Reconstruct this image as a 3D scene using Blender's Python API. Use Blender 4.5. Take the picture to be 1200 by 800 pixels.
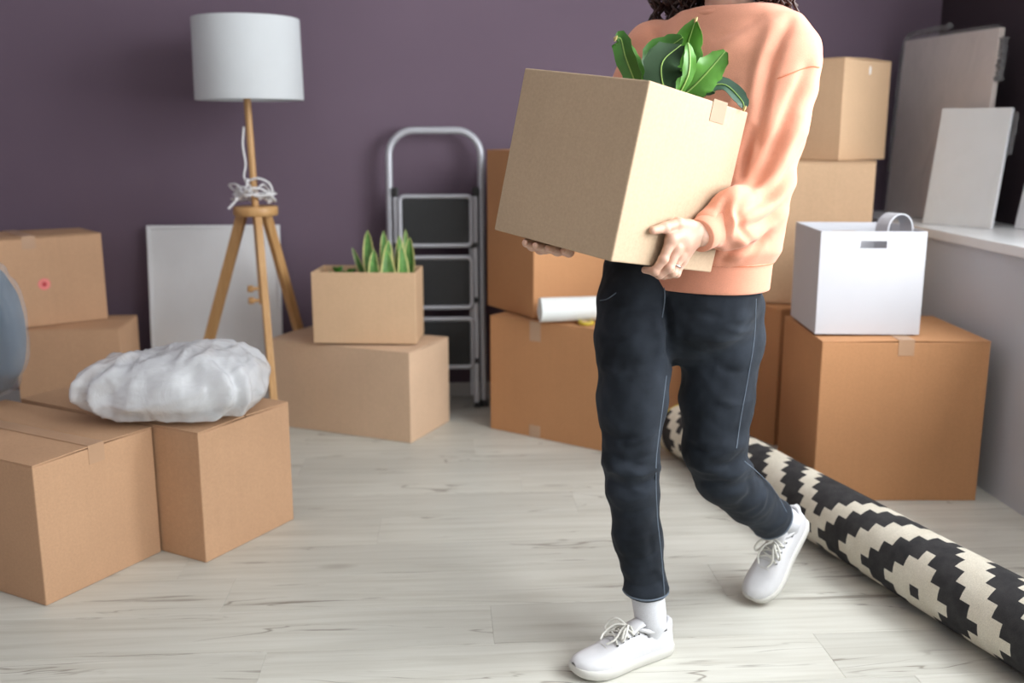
import bpy, bmesh, math, random
import numpy as np
from mathutils import Vector, Matrix
from mathutils.bvhtree import BVHTree

for _o in list(bpy.data.objects):
    bpy.data.objects.remove(_o)
SC = bpy.context.scene
COL = SC.collection
rnd = random.Random(7)

# ------------------------------------------------------------------ camera
F, H = 1167.0, 1.17
PITCH, YAW = math.radians(11.86), math.radians(3.9)
FW = np.array([math.sin(YAW) * math.cos(PITCH), math.cos(YAW) * math.cos(PITCH), -math.sin(PITCH)])
RT = np.array([math.cos(YAW), -math.sin(YAW), 0.0])
UP = np.cross(RT, FW)
CAM = np.array([0.0, 0.0, H])
cd = bpy.data.cameras.new('camera')
cd.sensor_width = 36.0
cd.lens = 36.0 * F / 1200.0
cd.dof.use_dof = True
cd.dof.focus_distance = 2.08
cd.dof.aperture_fstop = 2.4
cam = bpy.data.objects.new('camera', cd)
COL.objects.link(cam)
cam.location = CAM
cam.rotation_euler = (math.pi / 2 - PITCH, 0, -YAW)
SC.camera = cam

# ------------------------------------------------------------------ view, world, daylight
SC.view_settings.view_transform = 'Standard'
SC.view_settings.look = 'None'
SC.view_settings.gamma = 1.0
SC.view_settings.use_curve_mapping = False
SC.view_settings.exposure = 0.0
SC.cycles.use_denoising = True
SC.cycles.max_bounces = 8
SC.cycles.diffuse_bounces = 4
SC.cycles.transparent_max_bounces = 12
SC.cycles.caustics_reflective = False
SC.cycles.caustics_refractive = False
SC.cycles.sample_clamp_indirect = 6.0

W = bpy.data.worlds.new('overcast_sky')
SC.world = W
W.use_nodes = True
W.node_tree.nodes['Background'].inputs[0].default_value = (0.80, 0.90, 1.0, 1)
W.node_tree.nodes['Background'].inputs[1].default_value = 1.6


def window_daylight(name, x, y0, y1, z0, z1, power):
    d = bpy.data.lights.new(name, 'AREA')
    d.shape = 'RECTANGLE'
    d.size = y1 - y0
    d.size_y = z1 - z0
    d.energy = power
    d.color = (0.96, 0.98, 1.0)
    o = bpy.data.objects.new(name, d)
    COL.objects.link(o)
    o.location = (x, (y0 + y1) / 2, (z0 + z1) / 2)
    # faces -X, into the room, leaning a little downwards
    o.rotation_euler = Vector((-1, 0, -0.10)).to_track_quat('-Z', 'Y').to_euler()
    return o


# a wide window in the right wall, to the right of the frame
WIN = [(-0.60, 2.70, 0.86, 2.60)]
window_daylight('daylight_window', 2.45, -0.60, 2.70, 0.86, 2.60, 250)


# ------------------------------------------------------------------ pixel helpers (photo frame 1200 x 800)
def ray(x, y):
    d = FW + RT * (x - 600) / F + UP * (400 - y) / F
    return d / np.linalg.norm(d)


def onz(x, y, z=0.0):
    d = ray(x, y)
    return CAM + d * (z - H) / d[2]


def ony(x, y, Y):
    d = ray(x, y)
    return CAM + d * Y / d[1]


def onx(x, y, X):
    d = ray(x, y)
    return CAM + d * X / d[0]


def proj(P):
    d = np.asarray(P, float) - CAM
    z = d @ FW
    return np.stack([600 + F * (d @ RT) / z, 400 - F * (d @ UP) / z], -1)


# ------------------------------------------------------------------ materials
def new_mat(name):
    m = bpy.data.materials.new(name)
    m.use_nodes = True
    nt = m.node_tree
    b = nt.nodes['Principled BSDF']
    return m, nt, b


def N(nt, t, **kw):
    n = nt.nodes.new(t)
    for k, v in kw.items():
        setattr(n, k, v)
    return n


def coords(nt, scale=(1, 1, 1), kind='Object', rand=False):
    tc = N(nt, 'ShaderNodeTexCoord')
    mp = N(nt, 'ShaderNodeMapping')
    mp.inputs['Scale'].default_value = scale
    nt.links.new(tc.outputs[kind], mp.inputs['Vector'])
    if rand:
        oi = N(nt, 'ShaderNodeObjectInfo')
        mu = N(nt, 'ShaderNodeMath', operation='MULTIPLY')
        mu.inputs[1].default_value = 37.0
        cb = N(nt, 'ShaderNodeCombineXYZ')
        nt.links.new(oi.outputs['Random'], mu.inputs[0])
        for i in range(3):
            nt.links.new(mu.outputs[0], cb.inputs[i])
        nt.links.new(cb.outputs[0], mp.inputs['Location'])
    return mp.outputs['Vector']


def noise(nt, vec, scale, detail=3, rough=0.55, dist=0.0):
    n = N(nt, 'ShaderNodeTexNoise')
    n.inputs['Scale'].default_value = scale
    n.inputs['Detail'].default_value = detail
    n.inputs['Roughness'].default_value = rough
    n.inputs['Distortion'].default_value = dist
    nt.links.new(vec, n.inputs['Vector'])
    return n.outputs['Fac']


def ramp(nt, fac, stops):
    r = N(nt, 'ShaderNodeValToRGB')
    e = r.color_ramp.elements
    while len(e) < len(stops):
        e.new(0.5)
    for el, (p, c) in zip(e, stops):
        el.position = p
        el.color = (c[0], c[1], c[2], 1) if not isinstance(c, (int, float)) else (c, c, c, 1)
    nt.links.new(fac, r.inputs['Fac'])
    return r.outputs['Color']


def mixc(nt, fac, a, b, mode='MIX'):
    m = N(nt, 'ShaderNodeMix', data_type='RGBA', blend_type=mode)
    for s, v in ((m.inputs['Factor'], fac), (m.inputs['A'], a), (m.inputs['B'], b)):
        if isinstance(v, (int, float)):
            s.default_value = v
        elif isinstance(v, tuple):
            s.default_value = (v[0], v[1], v[2], 1)
        else:
            nt.links.new(v, s)
    return m.outputs['Result']


def bump(nt, b, height, strength=0.3, dist=0.01):
    n = N(nt, 'ShaderNodeBump')
    n.inputs['Strength'].default_value = strength
    n.inputs['Distance'].default_value = dist
    nt.links.new(height, n.inputs['Height'])
    nt.links.new(n.outputs['Normal'], b.inputs['Normal'])
    return n


def shade(c, k):
    return (c[0] * k, c[1] * k, c[2] * k)


def plain(name, col, rough=0.5, var=0.08, scale=9.0, bumpy=0.0, bscale=120, metal=0.0, spec=0.5, **kw):
    m, nt, b = new_mat(name)
    v = coords(nt)
    nt.links.new(ramp(nt, noise(nt, v, scale), [(0.25, shade(col, 1 - var)), (0.75, shade(col, 1 + var))]),
                 b.inputs['Base Color'])
    b.inputs['Roughness'].default_value = rough
    b.inputs['Metallic'].default_value = metal
    b.inputs['Specular IOR Level'].default_value = spec
    if bumpy:
        bump(nt, b, noise(nt, v, bscale, 2), bumpy, 0.004)
    for k, x in kw.items():
        b.inputs[k.replace('_', ' ')].default_value = x
    return m


def cardboard(name, col):
    m, nt, b = new_mat(name)
    v = coords(nt, rand=True)
    big = ramp(nt, noise(nt, v, 2.6, 3), [(0.3, shade(col, 0.93)), (0.7, shade(col, 1.05))])
    fib = ramp(nt, noise(nt, v, 160, 3, 0.7), [(0.3, 0.93), (0.7, 1.05)])
    v2 = coords(nt, (90, 90, 1.2), rand=True)
    st = ramp(nt, noise(nt, v2, 1.0, 2), [(0.3, 0.985), (0.7, 1.01)])
    c = mixc(nt, 1.0, mixc(nt, 1.0, big, fib, 'MULTIPLY'), st, 'MULTIPLY')
    nt.links.new(c, b.inputs['Base Color'])
    b.inputs['Roughness'].default_value = 0.78
    b.inputs['Specular IOR Level'].default_value = 0.25
    bump(nt, b, noise(nt, v2, 1.0, 2), 0.02, 0.01)
    return m


def fabric(name, c0, c1, weave=900.0, rough=0.9, nscale=5.0, sheen=0.0, bstr=0.25):
    m, nt, b = new_mat(name)
    v = coords(nt)
    c = ramp(nt, noise(nt, v, nscale, 4), [(0.3, c0), (0.7, c1)])
    f = ramp(nt, noise(nt, v, weave, 2, 0.7), [(0.3, 0.82), (0.7, 1.14)])
    nt.links.new(mixc(nt, 1.0, c, f, 'MULTIPLY'), b.inputs['Base Color'])
    b.inputs['Roughness'].default_value = rough
    b.inputs['Specular IOR Level'].default_value = 0.15
    b.inputs['Sheen Weight'].default_value = sheen
    bump(nt, b, noise(nt, v, weave, 2), bstr, 0.001)
    return m


def plastic_film(name, col, alpha, rough=0.16, crumple=9.0, bstr=0.6):
    m, nt, b = new_mat(name)
    v = coords(nt)
    h1 = noise(nt, v, crumple, 5, 0.55, 1.2)
    vor = N(nt, 'ShaderNodeTexVoronoi', feature='DISTANCE_TO_EDGE')
    vor.inputs['Scale'].default_value = crumple * 0.8
    nt.links.new(v, vor.inputs['Vector'])
    ad = N(nt, 'ShaderNodeMath', operation='ADD')
    nt.links.new(h1, ad.inputs[0])
    nt.links.new(vor.outputs['Distance'], ad.inputs[1])
    b.inputs['Base Color'].default_value = (*col, 1)
    b.inputs['Roughness'].default_value = rough
    b.inputs['Specular IOR Level'].default_value = 0.7
    bn = bump(nt, b, ad.outputs[0], bstr, 0.03)
    tr = N(nt, 'ShaderNodeBsdfTransparent')
    mx = N(nt, 'ShaderNodeMixShader')
    lw = N(nt, 'ShaderNodeLayerWeight')
    lw.inputs['Blend'].default_value = 0.35
    nt.links.new(bn.outputs['Normal'], lw.inputs['Normal'])
    mr = N(nt, 'ShaderNodeMapRange')
    mr.inputs['To Min'].default_value = alpha
    mr.inputs['To Max'].default_value = min(1.0, alpha + 0.35)
    nt.links.new(lw.outputs['Facing'], mr.inputs['Value'])
    nt.links.new(mr.outputs['Result'], mx.inputs['Fac'])
    nt.links.new(tr.outputs[0], mx.inputs[1])
    nt.links.new(b.outputs[0], mx.inputs[2])
    nt.links.new(mx.outputs[0], nt.nodes['Material Output'].inputs['Surface'])
    return m


def wood_floor(name):
    m, nt, b = new_mat(name)
    v = coords(nt, (1, 1, 1), rand=True)
    vs = coords(nt, (0.9, 16, 1), rand=True)
    vc = coords(nt, (0.55, 9, 1), rand=True)
    grain = ramp(nt, noise(nt, vs, 2.2, 6, 0.62, 0.6),
                 [(0.22, (0.475, 0.460, 0.400)), (0.5, (0.575, 0.568, 0.508)), (0.8, (0.655, 0.652, 0.595))])
    cl = ramp(nt, noise(nt, v, 1.6, 2), [(0.3, 0.90), (0.7, 1.06)])
    c = mixc(nt, 1.0, grain, cl, 'MULTIPLY')
    oi = N(nt, 'ShaderNodeObjectInfo')
    c = mixc(nt, 1.0, c, ramp(nt, oi.outputs['Random'], [(0, 0.955), (1, 1.03)]), 'MULTIPLY')
    crack = ramp(nt, noise(nt, vc, 2.6, 5, 0.6, 0.35), [(0.0, 1), (0.31, 1), (0.36, 0), (1, 0)])
    c = mixc(nt, mixc(nt, 0.62, (0, 0, 0), crack), c, (0.19, 0.165, 0.135))
    # thin wandering hairline cracks
    hl = noise(nt, coords(nt, (0.8, 7, 1), rand=True), 1.5, 3, 0.5, 0.8)
    ab = N(nt, 'ShaderNodeMath', operation='SUBTRACT')
    ab.inputs[1].default_value = 0.5
    nt.links.new(hl, ab.inputs[0])
    ab2 = N(nt, 'ShaderNodeMath', operation='ABSOLUTE')
    nt.links.new(ab.outputs[0], ab2.inputs[0])
    line = ramp(nt, ab2.outputs[0], [(0.0, 0.9), (0.0035, 0.75), (0.009, 0.0)])
    mask = ramp(nt, noise(nt, coords(nt, (1.3, 5, 1), rand=True), 1.9, 2), [(0.50, 0.0), (0.60, 0.8)])
    c = mixc(nt, mixc(nt, 1.0, line, mask, 'MULTIPLY'), c, (0.17, 0.145, 0.115))
    vo = N(nt, 'ShaderNodeTexVoronoi')
    vo.inputs['Scale'].default_value = 1.0
    nt.links.new(coords(nt, (1.5, 5.0, 1), rand=True), vo.inputs['Vector'])
    knot = ramp(nt, vo.outputs['Distance'], [(0.0, 0.75), (0.055, 0.55), (0.12, 0.0)])
    c = mixc(nt, knot, c, (0.20, 0.17, 0.135))
    nt.links.new(c, b.inputs['Base Color'])
    b.inputs['Roughness'].default_value = 0.42
    b.inputs['Specular IOR Level'].default_value = 0.4
    bump(nt, b, noise(nt, vs, 2.2, 6), 0.08, 0.01)
    return m


def light_wood(name, c0, c1):
    m, nt, b = new_mat(name)
    v = coords(nt, (30, 30, 2.0))
    nt.links.new(ramp(nt, noise(nt, v, 1.5, 4, 0.6, 0.6), [(0.3, c0), (0.7, c1)]), b.inputs['Base Color'])
    b.inputs['Roughness'].default_value = 0.45
    return m


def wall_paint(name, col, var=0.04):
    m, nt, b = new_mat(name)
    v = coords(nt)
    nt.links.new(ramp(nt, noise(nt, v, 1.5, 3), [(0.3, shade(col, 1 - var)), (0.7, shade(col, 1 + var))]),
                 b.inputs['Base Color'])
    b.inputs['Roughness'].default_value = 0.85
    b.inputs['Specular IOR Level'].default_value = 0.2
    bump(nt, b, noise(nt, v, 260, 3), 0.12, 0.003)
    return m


M = {}
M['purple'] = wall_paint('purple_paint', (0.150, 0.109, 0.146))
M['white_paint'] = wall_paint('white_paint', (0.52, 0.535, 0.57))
M['purple_backlit'] = wall_paint('backlit_purple_paint', (0.050, 0.036, 0.044))  # wall purple darkened: the window wall's backlit shade is put into the colour
M['lilac'] = wall_paint('pale_lilac_paint', (0.34, 0.30, 0.335))
M['warm_white'] = wall_paint('warm_white_paint', (0.78, 0.76, 0.73))
M['ceiling'] = wall_paint('ceiling_paint', (0.84, 0.84, 0.83))
M['trim'] = plain('white_trim', (0.70, 0.69, 0.68), 0.4, 0.02)
M['sill'] = plain('white_sill', (0.78, 0.79, 0.80), 0.3, 0.02)
M['floor'] = wood_floor('oak_laminate')
M['subfloor'] = plain('dark_joint', (0.38, 0.35, 0.31), 0.8)
M['tan'] = cardboard('tan_cardboard', (0.55, 0.335, 0.20))
M['tan_light'] = cardboard('light_cardboard', (0.62, 0.42, 0.26))
M['brown'] = cardboard('brown_cardboard', (0.52, 0.265, 0.125))
M['grey_tan'] = cardboard('greyish_cardboard', (0.67, 0.475, 0.325))
M['kraft'] = cardboard('pale_kraft_cardboard', (0.47, 0.345, 0.232))
M['edge'] = cardboard('cut_cardboard', (0.56, 0.39, 0.26))
M['tape'] = plain('packing_tape', (0.50, 0.31, 0.19), 0.4, 0.04, spec=0.5)
M['clear_tape'] = plain('pale_tape', (0.50, 0.335, 0.225), 0.25, 0.04)
M['held_tape'] = plain('beige_tape', (0.37, 0.262, 0.188), 0.9, 0.04, spec=0.05)
M['white_card'] = plain('white_card', (0.57, 0.58, 0.615), 0.55, 0.015)
M['lampwood'] = light_wood('beech_wood', (0.50, 0.27, 0.10), (0.62, 0.37, 0.16))
M['shade'] = plain('lamp_shade_cloth', (0.60, 0.63, 0.65), 0.9, 0.02, bumpy=0.2, bscale=700)
M['cord'] = plain('white_cord', (0.75, 0.75, 0.76), 0.4, 0.02)
M['alu'] = plain('grey_metal_tube', (0.47, 0.48, 0.52), 0.38, 0.04, metal=0.35)
M['rubber'] = plain('black_rubber', (0.012, 0.013, 0.014), 0.55, 0.1, bumpy=0.3, bscale=300)
M['black'] = plain('black_plastic', (0.010, 0.010, 0.011), 0.4)
M['canvas'] = plain('wrapped_canvas', (0.64, 0.64, 0.63), 0.55, 0.05, 4.0)
M['panel_white'] = plain('white_panel', (0.82, 0.83, 0.84), 0.5, 0.03, 4.0)
M['canvas_side'] = plain('canvas_edge', (0.84, 0.85, 0.87), 0.4, 0.03)
M['big_canvas'] = plain('beige_canvas', (0.55, 0.485, 0.45), 0.6, 0.05, 4.0)
M['film'] = plastic_film('clear_film', (0.75, 0.77, 0.79), 0.05, 0.12, 6.0, 0.5)
M['film_white'] = plastic_film('milky_film', (0.82, 0.84, 0.87), 0.55, 0.16, 7.0, 0.55)
M['film_edge'] = plastic_film('crumpled_film', (0.30, 0.30, 0.31), 0.30, 0.15, 30.0, 0.8)
M['pillow'] = plain('white_pillow', (0.78, 0.79, 0.81), 0.85, 0.03)
M['blue_cushion'] = fabric('blue_grey_cloth', (0.095, 0.125, 0.165), (0.12, 0.155, 0.20), 500)
M['foam'] = plain('white_foam', (0.80, 0.84, 0.83), 0.7, 0.02)
M['yellow'] = plain('yellow_plastic', (0.55, 0.42, 0.05), 0.4)
M['red_sticker'] = plain('pink_red_sticker', (0.80, 0.22, 0.20), 0.5)
M['red_dark'] = plain('dark_red_print', (0.50, 0.03, 0.04), 0.5)
M['white_sticker'] = plain('white_sticker', (0.85, 0.85, 0.83), 0.4)
M['rug_dark'] = fabric('charcoal_rug_weave', (0.030, 0.030, 0.032), (0.052, 0.051, 0.052), 420, 0.95, 30, 0, 0.5)
M['rug_cream'] = fabric('cream_rug_weave', (0.60, 0.56, 0.46), (0.68, 0.645, 0.55), 420, 0.95, 20, 0, 0.4)
M['sweat'] = fabric('peach_jersey', (0.73, 0.325, 0.215), (0.77, 0.355, 0.24), 1100, 0.92, 4, 0.15, 0.2)
M['rib'] = fabric('peach_rib', (0.71, 0.31, 0.205), (0.75, 0.34, 0.225), 1100, 0.92, 4, 0.15, 0.2)
M['stitch'] = fabric('peach_stitch', (0.55, 0.19, 0.10), (0.62, 0.22, 0.12), 900)
M['denim'] = fabric('dark_denim', (0.008, 0.0105, 0.0145), (0.027, 0.034, 0.046), 1300, 0.85, 9, 0.05, 0.35)
M['denim_seam'] = fabric('pale_denim_seam', (0.10, 0.125, 0.16), (0.15, 0.18, 0.22), 500)
M['skin'] = plain('skin', (0.56, 0.34, 0.25), 0.5, 0.08, 30, 0.08, 400, Subsurface_Weight=0.15, Subsurface_Scale=0.004)
M['nail'] = plain('fingernail', (0.74, 0.52, 0.45), 0.25)
M['lip'] = plain('lips', (0.52, 0.20, 0.17), 0.4)
M['eye'] = plain('eye_white', (0.8, 0.8, 0.78), 0.15)
M['iris'] = plain('brown_iris', (0.06, 0.03, 0.015), 0.15)
M['hair'] = plain('dark_brown_hair', (0.034, 0.012, 0.008), 0.5, 0.35, 60)
M['leather'] = plain('white_leather', (0.62, 0.62, 0.635), 0.42, 0.02, bumpy=0.05, bscale=200)
M['sole'] = plain('white_rubber_sole', (0.60, 0.59, 0.55), 0.6, 0.03)
M['lace'] = plain('white_lace', (0.66, 0.65, 0.60), 0.85, 0.06, 60)
M['eyelet'] = plain('dark_eyelet', (0.02, 0.02, 0.02), 0.6)
M['sock'] = fabric('white_ribbed_sock', (0.60, 0.61, 0.64), (0.68, 0.69, 0.72), 700)
M['silver'] = plain('silver_ring', (0.75, 0.75, 0.76), 0.2, 0.02, metal=1.0)
M['leaf'] = plain('glossy_green_leaf', (0.050, 0.170, 0.022), 0.32, 0.35, 14, 0.1, 60)
M['leaf_mid'] = plain('fresh_green_leaf', (0.095, 0.27, 0.035), 0.35, 0.3, 14, 0.1, 60)
M['leaf_dark'] = plain('dark_leaf_underside', (0.020, 0.042, 0.018), 0.7, 0.3, 18, 0.1, 60, spec=0.12)
M['leaf_blue'] = plain('dull_green_leaf', (0.035, 0.085, 0.052), 0.4, 0.3, 18)
M['vein'] = plain('pale_leaf_vein', (0.30, 0.46, 0.12), 0.4, 0.1)
M['dry'] = plain('dry_leaf_tip', (0.45, 0.34, 0.14), 0.7, 0.2, 40)
M['snake'] = plain('striped_green_leaf', (0.10, 0.24, 0.055), 0.4, 0.45, 45)
M['snake_edge'] = plain('yellow_leaf_margin', (0.62, 0.60, 0.24), 0.4, 0.1)
M['pot'] = plain('terracotta_pot', (0.36, 0.15, 0.08), 0.7)
M['soil'] = plain('dark_soil', (0.025, 0.018, 0.012), 0.9, 0.4, 90, 0.6, 90)
M['metal_white'] = plain('white_window_frame', (0.80, 0.80, 0.80), 0.3, 0.01)


def glass_mat():
    m, nt, b = new_mat('window_glass')
    tr = N(nt, 'ShaderNodeBsdfTransparent')
    gl = N(nt, 'ShaderNodeBsdfGlossy')
    gl.inputs['Roughness'].default_value = 0.02
    mx = N(nt, 'ShaderNodeMixShader')
    mx.inputs['Fac'].default_value = 0.06
    nt.links.new(tr.outputs[0], mx.inputs[1])
    nt.links.new(gl.outputs[0], mx.inputs[2])
    nt.links.new(mx.outputs[0], nt.nodes['Material Output'].inputs['Surface'])
    return m


M['glass'] = glass_mat()


# ------------------------------------------------------------------ mesh helpers
def link(name, me, mats, parent=None, smooth=False):
    o = bpy.data.objects.new(name, me)
    COL.objects.link(o)
    for m in (mats if isinstance(mats, (list, tuple)) else [mats]):
        me.materials.append(M[m])
    if smooth:
        me.polygons.foreach_set('use_smooth', [True] * len(me.polygons))
        if len(me.polygons) < 20000:
            me.set_sharp_from_angle(angle=math.radians(55))
    if parent is not None:
        o.parent = parent
    return o


def from_pd(name, v, f, mats, parent=None, smooth=True, idx=None):
    me = bpy.data.meshes.new(name)
    me.from_pydata([tuple(map(float, p)) for p in v], [], [tuple(map(int, q)) for q in f])
    me.update()
    o = link(name, me, mats, parent, smooth)
    if idx is not None:
        me.polygons.foreach_set('material_index', list(map(int, idx)))
    return o


def from_bm(name, bm, mats, parent=None, smooth=False):
    bmesh.ops.recalc_face_normals(bm, faces=bm.faces)
    me = bpy.data.meshes.new(name)
    bm.to_mesh(me)
    bm.free()
    return link(name, me, mats, parent, smooth)


def box_bm(x0, x1, y0, y1, z0, z1, bevel=0.0, bm=None, seg=2):
    own = bmesh.new()
    r = bmesh.ops.create_cube(own, size=1.0)
    for v in own.verts:
        v.co = Vector(((x0 + x1) / 2 + v.co.x * (x1 - x0), (y0 + y1) / 2 + v.co.y * (y1 - y0),
                       (z0 + z1) / 2 + v.co.z * (z1 - z0)))
    if bevel > 0:
        bmesh.ops.bevel(own, geom=list(own.edges), offset=bevel, segments=seg, profile=0.5, affect='EDGES')
    if bm is None:
        return own
    tmp = bpy.data.meshes.new('tmp')
    own.to_mesh(tmp)
    own.free()
    bm.from_mesh(tmp)
    bpy.data.meshes.remove(tmp)
    return bm


def box(name, dims, mats, parent=None, bevel=0.0, smooth=False):
    return from_bm(name, box_bm(*dims, bevel=bevel), mats, parent, smooth)


def tube_vf(pts, rad, n=10, cap=True, closed=False):
    P = [np.array(p, float) for p in pts]
    k = len(P)
    R = rad if isinstance(rad, (list, tuple, np.ndarray)) else [rad] * k
    V, Fc = [], []
    nrm = None
    for i in range(k):
        if closed:
            t = P[(i + 1) % k] - P[i - 1]
        else:
            t = P[min(i + 1, k - 1)] - P[max(i - 1, 0)]
        t = t / (np.linalg.norm(t) + 1e-12)
        if nrm is None:
            h = np.array([0, 0, 1.0]) if abs(t[2]) < 0.9 else np.array([1.0, 0, 0])
            nrm = np.cross(t, h)
        nrm = nrm - t * (nrm @ t)
        nrm /= np.linalg.norm(nrm) + 1e-12
        bn = np.cross(t, nrm)
        for j in range(n):
            a = 2 * math.pi * j / n
            V.append(P[i] + R[i] * (math.cos(a) * nrm + math.sin(a) * bn))
    for i in range(k if closed else k - 1):
        for j in range(n):
            a, b = i * n + j, i * n + (j + 1) % n
            c, d = ((i + 1) % k) * n + (j + 1) % n, ((i + 1) % k) * n + j
            Fc.append((a, b, c, d))
    if cap and not closed:
        Fc.append(tuple(range(n - 1, -1, -1)))
        Fc.append(tuple(range((k - 1) * n, k * n)))
    return V, Fc


def tube(name, pts, rad, mats, parent=None, n=10, closed=False):
    v, f = tube_vf(pts, rad, n, True, closed)
    return from_pd(name, v, f, mats, parent, True)


def join_vf(parts):
    V, Fc = [], []
    for v, f in parts:
        o = len(V)
        V += list(v)
        Fc += [tuple(i + o for i in q) for q in f]
    return V, Fc


def bez(pts, n=24):
    """smooth curve through points (Catmull-Rom)"""
    P = [np.array(p, float) for p in pts]
    P = [2 * P[0] - P[1]] + P + [2 * P[-1] - P[-2]]
    out = []
    segs = len(P) - 3
    per = max(2, n // segs)
    for i in range(segs):
        a, b, c, d = P[i:i + 4]
        for k in range(per):
            t = k / per
            out.append(0.5 * ((2 * b) + (c - a) * t + (2 * a - 5 * b + 4 * c - d) * t * t + (3 * b - a - 3 * c + d) * t ** 3))
    out.append(P[-2])
    return out


def revolve(name, prof, mats, parent=None, n=32, loc=(0, 0, 0), smooth=True):
    V, Fc = [], []
    for r, z in prof:
        for j in range(n):
            a = 2 * math.pi * j / n
            V.append((loc[0] + r * math.cos(a), loc[1] + r * math.sin(a), loc[2] + z))
    for i in range(len(prof) - 1):
        for j in range(n):
            Fc.append((i * n + j, i * n + (j + 1) % n, (i + 1) * n + (j + 1) % n, (i + 1) * n + j))
    return from_pd(name, V, Fc, mats, parent, smooth)


def thing(name, label, cat, loc=(0, 0, 0), rz=0.0, group=None):
    o = bpy.data.objects.new(name, None)
    o.empty_display_size = 0.1
    COL.objects.link(o)
    o.location = loc
    o.rotation_euler = (0, 0, rz)
    tag(o, label, cat, group)
    return o


def tag(o, label, cat, group=None):
    o['label'] = label
    o['category'] = cat
    if group:
        o['group'] = group
    return o


def structure(o):
    o['kind'] = 'structure'
    return o


# ------------------------------------------------------------------ the room
YB, XR, XU, XL, YF, ZC = 4.385, 1.787, 2.167, -2.55, -2.6, 2.70
ZS0, ZS1 = 0.790, 0.825

fl = structure(box('floor', (XL - 0.1, XU + 0.4, YF - 0.1, YB + 0.1, -0.12, -0.0125), 'subfloor'))
PW, PL = 0.200, 1.285
_pb = bmesh.new()
box_bm(-PL / 2 + 0.0002, PL / 2 - 0.0002, -PW / 2 + 0.0002, PW / 2 - 0.0002, -0.012, 0.0, bm=_pb)
_top = [e for e in _pb.edges if all(v.co.z > -0.001 for v in e.verts)]
bmesh.ops.bevel(_pb, geom=_top, offset=0.0005, segments=1, affect='EDGES')
plank0 = from_bm('plank', _pb, 'floor', fl)
plank_mesh = plank0.data
first = True
row = 0
y = YF + (2.13 - YF) % PW - PW / 2
while y < YB + PW / 2:
    off = (row * 0.413 + 0.17 * math.sin(row * 2.1)) % 1.0 * PL
    x = XL - off + PL / 2
    while x - PL / 2 < XR + 0.02:
        if x + PL / 2 > XL - 0.02:
            if first:
                o = plank0
                first = False
            else:
                o = plank0.copy()
                COL.objects.link(o)
                o.parent = fl
            o.location = (x, y, 0)
        x += PL
    y += PW
    row += 1

structure(box('wall_back', (XL - 0.12, XU + 0.12, YB, YB + 0.12, -0.05, ZC), 'purple'))
structure(box('wall_left', (XL - 0.12, XL, YF, YB, -0.05, ZC), 'lilac'))
structure(box('wall_front', (XL - 0.12, XU + 0.12, YF - 0.12, YF, -0.05, ZC), 'warm_white'))
structure(box('ceiling', (XL - 0.12, XU + 0.12, YF - 0.12, YB + 0.12, ZC, ZC + 0.12), 'ceiling'))
# upper right wall with two window openings
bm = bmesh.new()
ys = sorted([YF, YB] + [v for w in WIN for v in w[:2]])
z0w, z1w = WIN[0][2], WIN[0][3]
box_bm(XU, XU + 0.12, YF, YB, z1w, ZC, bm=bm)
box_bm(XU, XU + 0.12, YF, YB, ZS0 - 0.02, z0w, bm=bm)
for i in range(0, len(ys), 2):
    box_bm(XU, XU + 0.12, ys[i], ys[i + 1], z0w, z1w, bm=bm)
structure(from_bm('wall_right', bm, 'purple_backlit'))
structure(box('wall_right_lower', (XR, XU + 0.12, YF, YB, -0.05, ZS0), 'white_paint'))
structure(box('trim_1', (XR - 0.012, XU, YF, YB, ZS0, ZS1), 'sill', bevel=0.004))
for i, (y0, y1, z0, z1) in enumerate(WIN):
    w = structure(bpy.data.objects.new('window_%d' % (i + 1), None))
    COL.objects.link(w)
    bm = bmesh.new()
    t = 0.055
    for a in ((y0, y1, z0, z0 + t), (y0, y1, z1 - t, z1), (y0, y0 + t, z0 + t, z1 - t), (y1 - t, y1, z0 + t, z1 - t),
              ((y0 + y1) / 2 - t / 2, (y0 + y1) / 2 + t / 2, z0 + t, z1 - t)):
        box_bm(XU + 0.03, XU + 0.09, a[0], a[1], a[2], a[3], 0.004, bm)
    from_bm('window_frame', bm, 'metal_white', w)
    for a, b_ in ((y0 + t, (y0 + y1) / 2 - t / 2), ((y0 + y1) / 2 + t / 2, y1 - t)):
        box('pane', (XU + 0.055, XU + 0.061, a, b_, z0 + t, z1 - t), 'glass', w)
structure(box('baseboard_back', (XL, XR, YB - 0.013, YB, 0, 0.062), 'trim', bevel=0.003))
structure(box('baseboard_left', (XL, XL + 0.013, YF, YB - 0.013, 0, 0.062), 'trim', bevel=0.003))


# ------------------------------------------------------------------ cartons
def tape_strip(parent, x0, x1, yc, w, zt, down0, down1, mat='tape'):
    t = 0.0012
    bm = bmesh.new()
    box_bm(x0 - t, x1 + t, yc - w / 2, yc + w / 2, zt, zt + t, bm=bm)
    if down0:
        box_bm(x0 - t, x0, yc - w / 2, yc + w / 2, zt - down0, zt, bm=bm)
    if down1:
        box_bm(x1, x1 + t, yc - w / 2, yc + w / 2, zt - down1, zt, bm=bm)
    return from_bm('tape', bm, mat, parent)


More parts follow.
